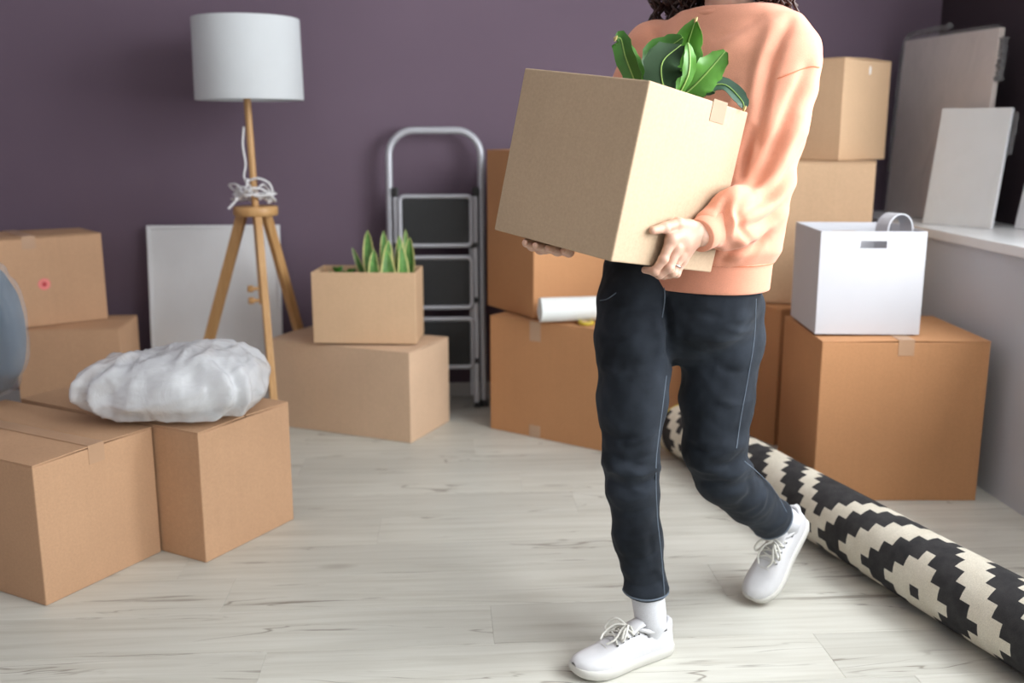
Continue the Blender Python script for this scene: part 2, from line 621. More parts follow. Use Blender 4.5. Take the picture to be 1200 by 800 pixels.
def carton_parts(t, la, lb, h, mat, flaps='x', tape=True, tape_mat='tape', tdown=0.05):
    """local frame: x -la..0, y 0..lb, z 0..h"""
    th = 0.004
    bm = bmesh.new()
    V = lambda x, y, z: bm.verts.new((x, y, z))
    zt = h - th
    ob = [V(-la, 0, 0), V(0, 0, 0), V(0, lb, 0), V(-la, lb, 0)]
    ot = [V(-la, 0, zt), V(0, 0, zt), V(0, lb, zt), V(-la, lb, zt)]
    it = [V(-la + th, th, zt), V(-th, th, zt), V(-th, lb - th, zt), V(-la + th, lb - th, zt)]
    ib = [V(-la + th, th, th), V(-th, th, th), V(-th, lb - th, th), V(-la + th, lb - th, th)]
    bm.faces.new(ob[::-1])
    bm.faces.new(ib)
    for i in range(4):
        j = (i + 1) % 4
        bm.faces.new((ob[i], ob[j], ot[j], ot[i]))
        bm.faces.new((ot[i], ot[j], it[j], it[i]))
        bm.faces.new((it[i], it[j], ib[j], ib[i]))
    es = [e for e in bm.edges if all((abs(v.co.x) < 1e-6 or abs(v.co.x + la) < 1e-6) and
                                     (abs(v.co.y) < 1e-6 or abs(v.co.y - lb) < 1e-6) for v in e.verts)]
    bmesh.ops.bevel(bm, geom=es, offset=0.003, segments=2, profile=0.5, affect='EDGES')
    from_bm('body', bm, mat, t)
    if flaps:
        g = 0.0022
        if flaps == 'x':
            rects = ((-la, 0, 0, lb / 2 - g), (-la, 0, lb / 2 + g, lb))
        else:
            rects = ((-la, -la / 2 - g, 0, lb), (-la / 2 + g, 0, 0, lb))
        for k, (a, b_, c, d) in enumerate(rects):
            fo = box('flap', (a, b_, c, d, zt, h), mat, t, bevel=0.0012)
            # the seam side bows up a touch
            for v in fo.data.vertices:
                if flaps == 'x':
                    q = 1 - abs(v.co.y - lb / 2) / (lb / 2)
                else:
                    q = 1 - abs(v.co.x + la / 2) / (la / 2)
                v.co.z += 0.0035 * max(0, q)
        if tape:
            if flaps == 'x':
                tape_strip(t, -la, 0, lb / 2, 0.05, h + 0.004, tdown, tdown, tape_mat)
            else:
                bm = bmesh.new()
                box_bm(-la / 2 - 0.025, -la / 2 + 0.025, -0.0012, lb + 0.0012, h + 0.004, h + 0.0052, bm=bm)
                box_bm(-la / 2 - 0.025, -la / 2 + 0.025, -0.0012, 0, h - 0.07, h + 0.004, bm=bm)
                from_bm('tape', bm, tape_mat, t)


def carton(label, x, y, th, la, lb, h, z0=0.0, mat='tan', flaps='x', tape=True, tape_mat='tape', name='cardboard_box'):
    t = thing(name, label, 'box', (x, y, z0), -th, None)
    carton_parts(t, la, lb, h, mat, flaps, tape, tape_mat)
    return t


A_ = carton('taped tan cardboard box on the floor beside the one carrying the plastic-wrapped pillow', -1.014, 2.396, 0.551, 0.62, 0.377, 0.371, 0, 'tan')
B_ = carton('tan cardboard box on the floor under the plastic-wrapped white pillow', -0.671, 2.631, 0.569, 0.74, 0.364, 0.376, 0, 'tan', tape=False)
C_ = carton('wide low cardboard box under the open box of variegated plants', -0.137, 3.683, 0.47, 0.645, 0.33, 0.356, 0, 'grey_tan', tape=False)
E_ = carton('large orange-brown cardboard box on the floor with a white roll on top', 0.176, 3.862, math.pi + 0.681, 0.66, 0.50, 0.463, 0, 'brown', flaps='x', tape=False)
# E is built from its far left corner, so turn it into the usual near-corner frame
E_.rotation_euler = (0, 0, -0.681)
E_.location = (0.176 + 0.777 * 0.66, 3.862 - 0.629 * 0.66, 0)
F_ = carton('tall brown cardboard box standing on the box with the white roll', 0.338, 3.752, 1.11, 0.365, 0.42, 0.634, 0.4675, 'brown', tape=False)
K_ = carton('big square orange-brown cardboard box under the white storage box', 1.180, 2.985, 1.64, 0.445, 0.53, 0.528, 0, 'brown')
J_ = carton('brown cardboard box at the bottom of the stack of three', 1.242, 3.557, 1.172, 0.42, 0.40, 0.527, 0, 'brown', tape=False)
I_ = carton('middle cardboard box in the stack of three by the sill', 1.555, 3.545, 0.42, 0.56, 0.36, 0.530, 0.5315, 'tan_light', tape=False)
H_ = carton('top cardboard box of the stack of three with a small white sticker', 1.480, 3.700, 0.885, 0.35, 0.357, 0.375, 1.0655, 'tan_light', tape=False)
N_ = carton('cardboard box under the box with the red round sticker', -1.279, 3.936, -0.06, 0.395, 0.30, 0.4165, 0, 'tan', tape=False)
M_ = carton('cardboard box with a red round sticker on its side', -1.829, 3.808, 0.95, 0.284, 0.55, 0.352, 0.421, 'tan')

# sticker discs (flat print on the box sides)
def disc(name, mats, parent, center, normal, r, t=0.0006, n=24, sx=1.0):
    nrm = Vector(normal).normalized()
    q = nrm.to_track_quat('Z', 'Y').to_matrix()
    V, Fc = [], []
    for zz in (0, t):
        for j in range(n):
            a = 2 * math.pi * j / n
            V.append(Vector(center) + q @ Vector((sx * r * math.cos(a), r * math.sin(a), zz)))
    Fc.append(tuple(range(n, 2 * n)))
    for j in range(n):
        Fc.append((j, (j + 1) % n, n + (j + 1) % n, n + j))
    return from_pd(name, V, Fc, mats, parent, False)


# M front face is local x=0 (normal +x), y along b
st = disc('sticker', 'red_sticker', M_, (0.0003, 0.318, 0.165), (1, 0, 0), 0.023)
disc('sticker_print', 'red_dark', st, (0.0011, 0.318, 0.165), (1, 0, 0), 0.009)
disc('sticker', 'white_sticker', H_, (0.0003, 0.19, 0.335), (1, 0, 0), 0.017, sx=0.45)
# tape patches on the front of E (front face is local y = 0)
box('tape', (-0.47, -0.42, -0.0012, 0, 0.385, 0.463), 'clear_tape', E_)
box('tape', (-0.47, -0.42, -0.0012, 0, 0.0, 0.05), 'clear_tape', E_)

# open box with variegated plants, on C
D_ = thing('open_cardboard_box', 'open cardboard box holding variegated snake plants', 'box', (-0.112, 3.80, 0.3645), -0.115)
carton_parts(D_, 0.405, 0.215, 0.283, 'tan_light', None, False)

# white storage box with cut-out handles, on K
Lx = thing('white_storage_box', 'white cardboard storage box with cut-out handle on the big square carton', 'box', (1.184, 3.062, 0.5365), -1.68)
la, lb, hh, tw = 0.336, 0.329, 0.329, 0.005


def panel_with_slot(name, p, parent):
    """p = (axis, pos0, pos1, u0, u1): slab; slot cut in the middle top"""
    axis, a0, a1, u0, u1, slot = p
    bm = bmesh.new()

    def bb(u_0, u_1, z_0, z_1):
        if axis == 'x':
            box_bm(a0, a1, u_0, u_1, z_0, z_1, bm=bm)
        else:
            box_bm(u_0, u_1, a0, a1, z_0, z_1, bm=bm)
    if slot:
        uc = (u0 + u1) / 2
        s0, s1 = uc - 0.041 + slot, uc + 0.041 + slot
        bb(u0, u1, 0, hh - 0.053)
        bb(u0, u1, hh - 0.030, hh)
        bb(u0, s0, hh - 0.053, hh - 0.030)
        bb(s1, u1, hh - 0.053, hh - 0.030)
    else:
        bb(u0, u1, 0, hh)
    bmesh.ops.remove_doubles(bm, verts=bm.verts, dist=1e-5)
    return from_bm(name, bm, 'white_card', parent)


panel_with_slot('side_panel', ('x', -tw, 0, 0, lb, 0.001), Lx)
panel_with_slot('side_panel', ('x', -la, -la + tw, 0, lb, 0.001), Lx)
panel_with_slot('side_panel', ('y', 0, tw, -la + tw, -tw, 0), Lx)
panel_with_slot('side_panel', ('y', lb - tw, lb, -la + tw, -tw, 0), Lx)
box('bottom', (-la + tw, -tw, tw, lb - tw, 0, 0.005), 'white_card', Lx)

# a loop of wide white strapping standing in the white box, against its camera-side wall
bm = bmesh.new()
wd, HSt, RSt = 0.028, 0.374, 0.052
outl = [(-RSt * 0.9, 0.004), (0.0, 0.0), (RSt * 0.9, 0.004), (RSt, 0.06), (RSt, HSt - RSt)] + \
       [(RSt * math.cos(a_), HSt - RSt + RSt * math.sin(a_)) for a_ in np.linspace(0.15, math.pi - 0.15, 18)] + [(-RSt, HSt - RSt), (-RSt, 0.06)]
ringv = []
for i, (px_, pz_) in enumerate(outl):
    k_ = 1 - 0.0035 / RSt
    ix, iz = px_ * k_, (pz_ - HSt / 2) * (1 - 0.007 / HSt) + HSt / 2
    ringv.append([bm.verts.new(q_) for q_ in ((ix, -wd, iz), (ix, wd, iz), (px_, wd, pz_), (px_, -wd, pz_))])
for i in range(len(outl)):
    p, q = ringv[i], ringv[(i + 1) % len(outl)]
    for j in range(4):
        bm.faces.new((p[j], p[(j + 1) % 4], q[(j + 1) % 4], q[j]))
strap = from_bm('strap_loop', bm, 'white_card', None, True)
tag(strap, 'looped band of wide white strapping standing in the white storage box', 'strap')
strap.location = (1.448, 3.125, 0.5425)
strap.rotation_euler = (0, 0, 0.32)
strap.scale = (1, 1, 1)

# ------------------------------------------------------------------ white roll on E with yellow tag
p0, p1 = np.array([0.355, 3.668, 0.4715]), np.array([0.80, 3.712, 0.4715])
ax = (p1 - p0) / np.linalg.norm(p1 - p0)
rr = 0.046
rt = thing('foam_roll', 'roll of white packing foam lying on the large orange-brown box', 'roll', tuple(p0))
pts = [np.array([0, 0, rr]) + ax * s for s in np.linspace(0, 0.44, 10)]
tube('roll_sheet', pts, rr, 'foam', rt, 36)
sp = []
for i in range(60):
    a = i / 59 * 4 * math.pi
    r_ = 0.012 + 0.030 * i / 59
    side = np.array([-ax[1], ax[0], 0])
    sp.append(np.array([0, 0, rr]) - ax * 0.0008 + side * r_ * math.cos(a) + np.array([0, 0, 1]) * r_ * math.sin(a))
tube('spiral_edge', sp, 0.0011, 'canvas', rt, 6)
tg = thing('tape_roll', 'small yellow tape roll lying on the box beside the white roll', 'tape', (0.527, 3.640, 0.4665), 0.1)
bm = bmesh.new()
prof = [(0.019, 0.0), (0.029, 0.0), (0.030, 0.002), (0.030, 0.010), (0.029, 0.012), (0.019, 0.012), (0.019, 0.0)]
revolve('tape_ring', prof, 'yellow', tg, 28)
revolve('core', [(0.0165, 0.0), (0.019, 0.0), (0.019, 0.0115), (0.0165, 0.0115), (0.0165, 0.0)], 'edge', tg, 28)


# ------------------------------------------------------------------ rolled rug
def rug():
    s, x0, R = -0.267, 1.134, 0.094
    y_near, y_far = 1.45, 3.50
    nrm = math.sqrt(1 + s * s)
    ax = np.array([-s, -1.0, 0]) / nrm              # from the far end to the near end
    base = np.array([x0 + s * (y_far - 2.5), y_far, 0.0])
    L = (y_far - y_near) * nrm
    side = np.array([ax[1], -ax[0], 0])             # pointing to the left of the axis (towards -x)
    if side[0] > 0:
        side = -side
    t = thing('rolled_rug', 'rolled rug with a stepped charcoal and cream diamond pattern on the floor', 'rug', tuple(base))
    cell = 0.0311
    nu = int(L / cell)
    nv = 19
    sub = 2
    uc = np.array([1.190, 2.215])  # not used for placing, only the pattern phase below
    # pattern centre: the small dark square seen on the roll
    cpix = np.array([1070.0, 691.0])
    best, bi, bj = 1e9, 0, 0
    for i in range(nu):
        for j in range(nv):
            a = 2 * math.pi * (j + 0.5) / nv
            p = base + ax * (i + 0.5) * cell + side * R * math.cos(a) + np.array([0, 0, R + R * math.sin(a)])
            if np.dot(CAM - p, side * math.cos(a) + np.array([0, 0, math.sin(a)])) < 0:
                continue
            d = np.linalg.norm(proj(p) - cpix)
            if d < best:
                best, bi, bj = d, i, j

    def dark(i, j):
        per = 26
        di = (i - bi) % per
        di = min(di, per - di)
        dj = (j - bj) % nv
        dj = min(dj, nv - dj)
        d = di + dj
        if d == 0:
            return 1
        if d <= 3:
            return 0
        if d <= 6:
            return 1
        if d <= 9:
            return 0
        if d <= 12:
            return 1
        if d <= 14:
            return 0
        return 1
    V, Fc, idx = [], [], []
    NU, NV = nu * sub, nv * sub
    for i in range(NU + 1):
        for j in range(NV):
            a = 2 * math.pi * j / NV
            u = i / sub * cell
            rr_ = R + 0.0012 * math.sin(u * 9 + 2 * math.cos(a)) + 0.0008 * math.sin(a * 3 + u * 5)
            V.append(ax * u + side * rr_ * math.cos(a) + np.array([0, 0, R + rr_ * math.sin(a)]))
    for i in range(NU):
        for j in range(NV):
            Fc.append((i * NV + j, i * NV + (j + 1) % NV, (i + 1) * NV + (j + 1) % NV, (i + 1) * NV + j))
            idx.append(dark(i // sub, j // sub))
    from_pd('rug_pile', V, Fc, ['rug_cream', 'rug_dark'], t, True, idx)
    # spiral layers at both ends
    for u, sg in ((0.0, -1), (nu * cell, 1)):
        V, Fc = [], []
        n = 150
        for k in range(n + 1):
            a = k / n * 10 * math.pi
            r_ = 0.012 + (R - 0.0125) * k / n
            for q, dr in ((0, -0.0035), (0, 0.0035), (1, 0.0035), (1, -0.0035)):
                V.append(ax * (u + sg * (0.0005 - 0.03 * q * 1.0 + (0.0 if q else 0.0))) + side * (r_ + dr) * math.cos(a)
                         + np.array([0, 0, R + (r_ + dr) * math.sin(a)]))
        for k in range(n):
            for j in range(4):
                Fc.append((k * 4 + j, k * 4 + (j + 1) % 4, k * 4 + 4 + (j + 1) % 4, k * 4 + 4 + j))
        from_pd('rug_spiral', V, Fc, 'rug_cream', t, False)
    # pale yellow binding along the far rim
    ring = [ax * 0.004 + side * (R + 0.001) * math.cos(a) + np.array([0, 0, R + (R + 0.001) * math.sin(a)])
            for a in np.linspace(0, 2 * math.pi, 48, endpoint=False)]
    tube('binding', ring, 0.0022, 'yellow', t, 6, True)
    return t


rug()


# ------------------------------------------------------------------ tripod floor lamp
def lamp():
    X, Y = -0.738, 4.0
    t = thing('tripod_floor_lamp', 'white drum-shade floor lamp on a light wooden tripod', 'lamp', (X, Y, 0))
    hub = np.array([0, 0, 0.868])
    revolve('hub', [(0.0, -0.018), (0.082, -0.018), (0.086, -0.014), (0.086, 0.014), (0.082, 0.018), (0, 0.018)], 'lampwood', t, 40, tuple(hub))
    feet = [onz(325, 520)[:2], onz(374, 472)[:2], onz(221, 490)[:2]]
    for fx, fy in feet:
        foot = np.array([fx - X, fy - Y, 0.0])
        d = foot[:2] / np.linalg.norm(foot[:2])
        topp = np.array([d[0] * 0.052, d[1] * 0.052, 0.872])
        axis = Vector(foot - topp)
        Lg = axis.length
        bm = box_bm(-0.0135, 0.0135, -0.020, 0.020, 0, Lg, 0.003)
        q = axis.to_track_quat('Z', 'Y').to_matrix().to_4x4()
        bmesh.ops.transform(bm, matrix=Matrix.Translation(Vector(topp)) @ q, verts=bm.verts)
        from_bm('leg', bm, 'lampwood', t)
    # pole rises through the hub, its lower end carries two clamping knobs
    base = np.array([0.012, -0.02, 0.50])
    top = np.array([-0.012, 0.0, 1.36])
    ps = [base + (top - base) * s for s in np.linspace(0, 1, 8)]
    pole = tube('pole', ps, 0.0135, 'lampwood', t, 14)
    for zz in (0.515, 0.562):
        p = base + (top - base) * ((zz - 0.50) / 0.86)
        d = np.array([-1, -0.25, 0.0]) / np.linalg.norm([1, 0.25])
        tube('knob', [p + d * 0.008, p + d * 0.03, p + d * 0.034, p + d * 0.052, p + d * 0.055], [0.007, 0.007, 0.014, 0.014, 0.010], 'lampwood', pole, 14)
    # shade: open drum with a real wall
    zb, zt, rb, rt_ = 1.291, 1.590, 0.203, 0.199
    sh = revolve('lamp_shade', [(rb, zb), (rb + 0.001, zb + 0.004), (rt_ + 0.001, zt - 0.004), (rt_, zt), (rt_ - 0.003, zt), (rb - 0.003, zb), (rb, zb)], 'shade', t, 64)
    for a in range(3):
        an = a * 2 * math.pi / 3 + 0.4
        tube('shade_spoke', [(0, 0, zb + 0.05), (0.2 * math.cos(an), 0.2 * math.sin(an), zb + 0.045)], 0.002, 'cord', sh, 6)
    tube('lamp_socket', [(-0.012, 0, 1.33), (-0.012, 0, 1.345), (-0.012, 0, 1.40)], [0.017, 0.02, 0.018], 'cord', t, 16)
    revolve('bulb', [(0.0, 0.0), (0.012, 0.002), (0.016, 0.02), (0.028, 0.05), (0.03, 0.065), (0.022, 0.088), (0.0, 0.097)], 'shade', t, 20, (-0.012, 0, 1.395))
    # white cord: runs down the pole and is wound round it above the hub
    rn = random.Random(3)
    pts = [(-0.028, -0.006, 1.19), (-0.034, -0.014, 1.12), (-0.026, -0.018, 1.05), (-0.030, -0.02, 0.985)]
    for k in range(58):
        a = k * 0.62
        r_ = 0.045 + 0.028 * math.sin(k * 0.37) + 0.02 * rn.random()
        if k % 11 == 5:
            r_ += 0.025
        pts.append((r_ * math.cos(a), r_ * math.sin(a), 0.905 + 0.030 * abs(math.sin(k * 0.23)) + (0.035 if k % 11 in (5, 6) else 0)))
    tube('cord', bez(pts, 260), 0.0042, 'cord', t, 8)
    # the loop that stands up beside the pole
    lp = [(0.055, -0.03, 0.90), (0.074, -0.032, 0.935), (0.062, -0.03, 0.975), (0.02, -0.03, 0.995), (-0.02, -0.025, 0.985)]
    tube('cord', bez(lp, 30), 0.0045, 'cord', t, 8)
    lp = [(-0.02, -0.03, 0.995), (-0.03, -0.035, 0.95), (-0.07, -0.05, 0.905), (-0.093, -0.06, 0.88)]
    tube('cord', bez(lp, 30), 0.0045, 'cord', t, 8)
    return t


lamp()

# ------------------------------------------------------------------ framed white panel against the back wall
def slab(name, label, cat, b0, b1, t0, thick, front, side, frame=None, film=None, group=None):
    """a flat panel: b0, b1 bottom corners, t0 top corner above b0; thickness goes away from the camera"""
    b0, b1, t0 = (np.array(v, float) for v in (b0, b1, t0))
    w = b1 - b0
    u = t0 - b0
    Lw, Lu = np.linalg.norm(w), np.linalg.norm(u)
    ex, ez = w / Lw, u / Lu
    ey = np.cross(ez, ex)
    ey /= np.linalg.norm(ey)
    ez = np.cross(ex, ey)
    t = thing(name, label, cat, tuple(b0), 0, group)
    m = Matrix(((ex[0], ey[0], ez[0], b0[0]), (ex[1], ey[1], ez[1], b0[1]), (ex[2], ey[2], ez[2], b0[2]), (0, 0, 0, 1)))
    t.matrix_world = m
    return t, Lw, Lu


pn, Lw, Lu = slab('framed_panel', 'white framed panel wrapped in film leaning on the wall behind the lamp', 'picture',
                  (-1.262, 4.245, 0.002), (-0.705, 4.245, 0.002), (-1.262, 4.335, 0.783), 0.03, None, None)
box('canvas', (0.012, Lw - 0.012, 0.006, 0.022, 0.012, Lu - 0.012), 'panel_white', pn)
for nm, a in (('frame_bar', (0, Lw, 0, 0.026, 0, 0.014)), ('frame_bar', (0, Lw, 0, 0.026, Lu - 0.014, Lu)),
              ('frame_bar', (0, 0.014, 0, 0.026, 0.014, Lu - 0.014)), ('frame_bar', (Lw - 0.014, Lw, 0, 0.026, 0.014, Lu - 0.014))):
    box(nm, a, 'canvas_side', pn, bevel=0.002)


def film_sheet(name, parent, w, h, y, mat, amp, seed, nx=40, nz=40, x0=0.0, z0=0.0):
    rg = np.random.RandomState(seed)
    ks = rg.uniform(-22, 22, (9, 2))
    ph = rg.uniform(0, 6.28, 9)
    V, Fc = [], []
    for i in range(nx + 1):
        for j in range(nz + 1):
            a, b_ = i / nx * w, j / nz * h
            d = np.mean(np.abs(np.sin(ks[:, 0] * a + ks[:, 1] * b_ + ph)))
            V.append((x0 + a, y - amp * d, z0 + b_))
    for i in range(nx):
        for j in range(nz):
            q = i * (nz + 1) + j
            Fc.append((q, q + nz + 1, q + nz + 2, q + 1))
    return from_pd(name, V, Fc, mat, parent, True)


film_sheet('film', pn, Lw, Lu, -0.001, 'film', 0.004, 4)

# the three pictures standing on the sill
big, Lw, Lu = slab('wrapped_canvas', 'large beige canvas wrapped in clear film standing on the window sill', 'picture',
                   (1.912, 4.229, 0.8265), (2.002, 3.654, 0.8265), (1.945, 4.234, 1.545), 0.03, None, None)
box('canvas', (0, Lw, 0, 0.022, 0, Lu), 'big_canvas', big, bevel=0.003)
film_sheet('film', big, Lw + 0.012, Lu + 0.012, -0.002, 'film', 0.008, 9, x0=-0.006, z0=0)


def crumple(name, path, rad, mat, parent, seed, n=9):
    rg = np.random.RandomState(seed)
    pts = bez(path, 40)
    v, f = tube_vf(pts, [rad * (0.7 + 0.6 * rg.rand()) for _ in pts], n)
    v = [np.array(p) + rg.uniform(-1, 1, 3) * rad * 0.45 for p in v]
    return from_pd(name, v, f, mat, parent, False)


crumple('film_fold', [(-0.022, 0.012, Lu * 0.25), (-0.02, 0.010, Lu * 0.6), (-0.018, 0.010, Lu * 0.92), (0.01, 0.01, Lu + 0.020), (0.12, 0.01, Lu + 0.028), (0.27, 0.01, Lu + 0.034)], 0.011, 'film_edge', big, 2)
crumple('film_fold', [(Lw + 0.012, 0.012, Lu * 0.74), (Lw + 0.018, 0.012, Lu * 0.84), (Lw + 0.014, 0.012, Lu * 0.95)], 0.013, 'film_edge', big, 5)

sm, Lw, Lu = slab('small_canvas', 'small pale canvas leaning in front of the large film-wrapped one on the sill', 'picture',
                  (1.842, 3.737, 0.8265), (1.993, 3.518, 0.8265), (1.904, 3.780, 1.258), 0.02, None, None)
box('canvas', (0.0, Lw - 0.002, 0.0, 0.002, 0.0, Lu), 'canvas', sm, bevel=0.0006)
box('canvas_edge', (0.0, Lw, 0.002, 0.019, 0.0, Lu), 'canvas_side', sm, bevel=0.003)
film_sheet('film', sm, Lw, Lu, -0.001, 'film', 0.004, 21)
crumple('film_fold', [(Lw + 0.010, 0.016, Lu * 0.62), (Lw + 0.012, 0.016, Lu * 0.8), (Lw + 0.010, 0.016, Lu * 0.97)], 0.008, 'film_edge', sm, 15)

th_, Lw, Lu = slab('narrow_canvas', 'white canvas on the sill standing beside the small pale canvas', 'picture',
                   (2.088, 3.530, 0.8265), (2.105, 3.200, 0.8265), (2.132, 3.532, 1.13), 0.02, None, None)
box('canvas', (0.0, Lw, 0.0, 0.002, 0.0, Lu), 'canvas_side', th_, bevel=0.0006)
box('canvas_edge', (0.0, Lw, 0.002, 0.020, 0.0, Lu), 'canvas_side', th_, bevel=0.003)


# ------------------------------------------------------------------ folded step ladder
def ladder():
    # local frame: x right, z up along the ladder, y towards the wall; leans on the wall
    t = thing('step_ladder', 'folded grey metal step ladder with black treads leaning on the wall', 'ladder', (-0.034, 4.20, 0.0))
    t.rotation_euler = (-0.085, 0, 0)
    hw, top, rc, r = 0.194, 1.182, 0.105, 0.0155
    # rear/upper hoop
    pts = [(-hw - 0.004, 0, 0.012), (-hw, 0, 0.4), (-hw, 0, top - rc)]
    for k in range(1, 10):
        a = math.pi - k / 9 * math.pi / 2
        pts.append((-hw + rc + rc * math.cos(a), 0, top - rc + rc * math.sin(a)))
    pts += [(-p[0], p[1], p[2]) for p in reversed(pts)]
    tube('hoop', pts, r, 'alu', t, 16)
    for s in (-1, 1):
        # flat front stile beside the hoop, with black hinge cap on top
        box('stile', (s * 0.165 - 0.012, s * 0.165 + 0.012, -0.034, -0.008, 0.018, 0.905), 'alu', t, bevel=0.004)
        box('stile', (s * 0.146 - 0.006, s * 0.146 + 0.006, -0.020, -0.004, 0.05, 0.90), 'alu', t, bevel=0.003)
        box('hinge_cap', (s * 0.168 - 0.013, s * 0.168 + 0.013, -0.032, 0.006, 0.905, 0.945), 'black', t, bevel=0.005)
        box('foot', (s * 0.2 - 0.017, s * 0.2 + 0.017, -0.016, 0.016, -0.001, 0.032), 'black', t, bevel=0.005)
        box('foot', (s * 0.168 - 0.014, s * 0.168 + 0.014, -0.034, -0.005, -0.001, 0.028), 'black', t, bevel=0.004)
        for zz in (0.205, 0.467, 0.70):
            box('hinge', (s * 0.158 - 0.018, s * 0.158 + 0.018, -0.036, -0.028, zz - 0.012, zz + 0.012), 'black', t, bevel=0.003)
    for z0, z1 in ((0.700, 0.906), (0.437, 0.650), (0.180, 0.388)):
        w, rr_ = 0.150, 0.020
        fr = []
        for cx, cz, a0 in ((w - rr_, z1 - rr_, 0), (-w + rr_, z1 - rr_, 90), (-w + rr_, z0 + rr_, 180), (w - rr_, z0 + rr_, 270)):
            for k in range(6):
                a = math.radians(a0 + k * 18)
                fr.append((cx + rr_ * math.cos(a), -0.040, cz + rr_ * math.sin(a)))
        st_ = tube('step_frame', fr, 0.0100, 'alu', t, 10, True)
        box('tread', (-w + 0.006, w - 0.006, -0.043, -0.035, z0 + 0.006, z1 - 0.006), 'rubber', st_, bevel=0.006)
        for k in range(9):
            xx = -w + 0.03 + k * (2 * w - 0.06) / 8
            box('grip_rib', (xx - 0.004, xx + 0.004, -0.0450, -0.0425, z0 + 0.03, z1 - 0.03), 'rubber', st_)
    return t


ladder()


# ------------------------------------------------------------------ plants
def leaf_vf(spine, width, up, nseg=14, nacross=8, fold=0.25, thick=0.0012, tipw=0.05, prof=None, wave=0.0, ph=0.0):
    """returns verts, faces, across index per face; spine: list of control points"""
    S = bez(spine, nseg)
    n = len(S)
    V, Fc, ac = [], [], []
    upv = np.array(up, float)
    for side in (0, 1):
        for i, p in enumerate(S):
            t = S[min(i + 1, n - 1)] - S[max(i - 1, 0)]
            t /= np.linalg.norm(t) + 1e-9
            lat = np.cross(t, upv)
            lat /= np.linalg.norm(lat) + 1e-9
            nn = np.cross(lat, t)
            s = i / (n - 1)
            wv = width * (prof(s) if prof else max(tipw, math.sin(math.pi * min(1, (s * 0.92 + 0.04))) ** 0.7))
            if wave:
                wv *= 1 + 0.06 * math.sin(s * 31 + ph * 3) + 0.04 * math.sin(s * 57 + ph)
            for j in range(nacross + 1):
                q = j / nacross * 2 - 1
                off = fold * wv * abs(q) + wave * width * abs(q) ** 2 * math.sin(s * 11 + ph + (2 if q > 0 else 0))
                V.append(p + lat * wv * q + nn * (off - side * thick))
    m = nacross + 1
    o = n * m
    for i in range(n - 1):
        for j in range(nacross):
            a = i * m + j
            Fc.append((a, a + 1, a + m + 1, a + m))
            ac.append((i, j))
            b = o + a
            Fc.append((b + m, b + m + 1, b + 1, b))
            ac.append((i, j))
    rim = [i * m for i in range(n)] + [(n - 1) * m + j for j in range(1, m)] + [i * m + m - 1 for i in range(n - 2, -1, -1)] + [j for j in range(m - 2, 0, -1)]
    for k in range(len(rim)):
        a, b = rim[k], rim[(k + 1) % len(rim)]
        Fc.append((b, a, a + o, b + o))
        ac.append((-1, 0))
    return V, Fc, ac


def snake_plant(loc, label, leaves, seed, potr=0.055, poth=0.13):
    rg = random.Random(seed)
    t = thing('snake_plant', label, 'plant', loc)
    revolve('pot', [(0, 0), (potr * 0.8, 0), (potr, poth), (potr + 0.004, poth), (potr + 0.004, poth + 0.01), (potr - 0.004, poth + 0.01), (potr - 0.006, poth - 0.01), (0, poth - 0.01)], 'pot', t, 24)
    revolve('soil', [(0, poth - 0.003), (potr - 0.006, poth - 0.004)], 'soil', t, 20)
    for (dx, dy, lx, ly, hgt, w, rot) in leaves:
        b = np.array([dx * 0.35, dy * 0.35, poth - 0.01])
        e = np.array([dx + lx, dy + ly, poth + hgt])
        mid = (b + e) / 2 + np.array([dx * 0.3, dy * 0.3, 0.01])
        up = (math.cos(rot), math.sin(rot), 0.0)
        v, f, ac = leaf_vf([b, mid, e], w, up, 12, 8, 0.35, 0.0022,
                           prof=lambda s: max(0.03, (0.62 + 0.9 * s - 1.5 * s ** 2.6) if s < 0.6 else (0.62 + 0.54 - 1.5 * 0.6 ** 2.6) * math.sqrt(max(0.001, (1 - s) / 0.4))))
        idx = [1 if (i < 0 or j in (0, 7)) else 0 for i, j in ac]
        from_pd('leaf', v, f, ['snake', 'snake_edge'], t, True, idx)
    return t


Dz = 0.3645 + 0.0055
snake_plant((-0.215, 3.90, Dz), 'yellow-edged snake plant with upright leaves in the open cardboard box',
            [(-0.060, -0.02, -0.020, 0, 0.300, 0.036, -1.9), (-0.02, -0.045, 0.022, 0, 0.265, 0.034, -1.2), (-0.010, 0.0, -0.01, 0, 0.295, 0.028, -1.6),
             (0.03, -0.02, 0.012, 0, 0.280, 0.032, -1.0), (0.070, -0.01, 0.012, 0, 0.270, 0.036, -2.0), (0.055, 0.02, 0.01, 0.01, 0.300, 0.020, -1.4),
             (0.005, -0.05, -0.012, 0, 0.225, 0.040, -1.5), (-0.06, 0.02, -0.085, 0, 0.230, 0.018, -1.5), (0.060, -0.045, -0.012, 0, 0.245, 0.030, -1.2), (-0.055, -0.05, 0.0, 0, 0.23, 0.030, -1.7)], 5)


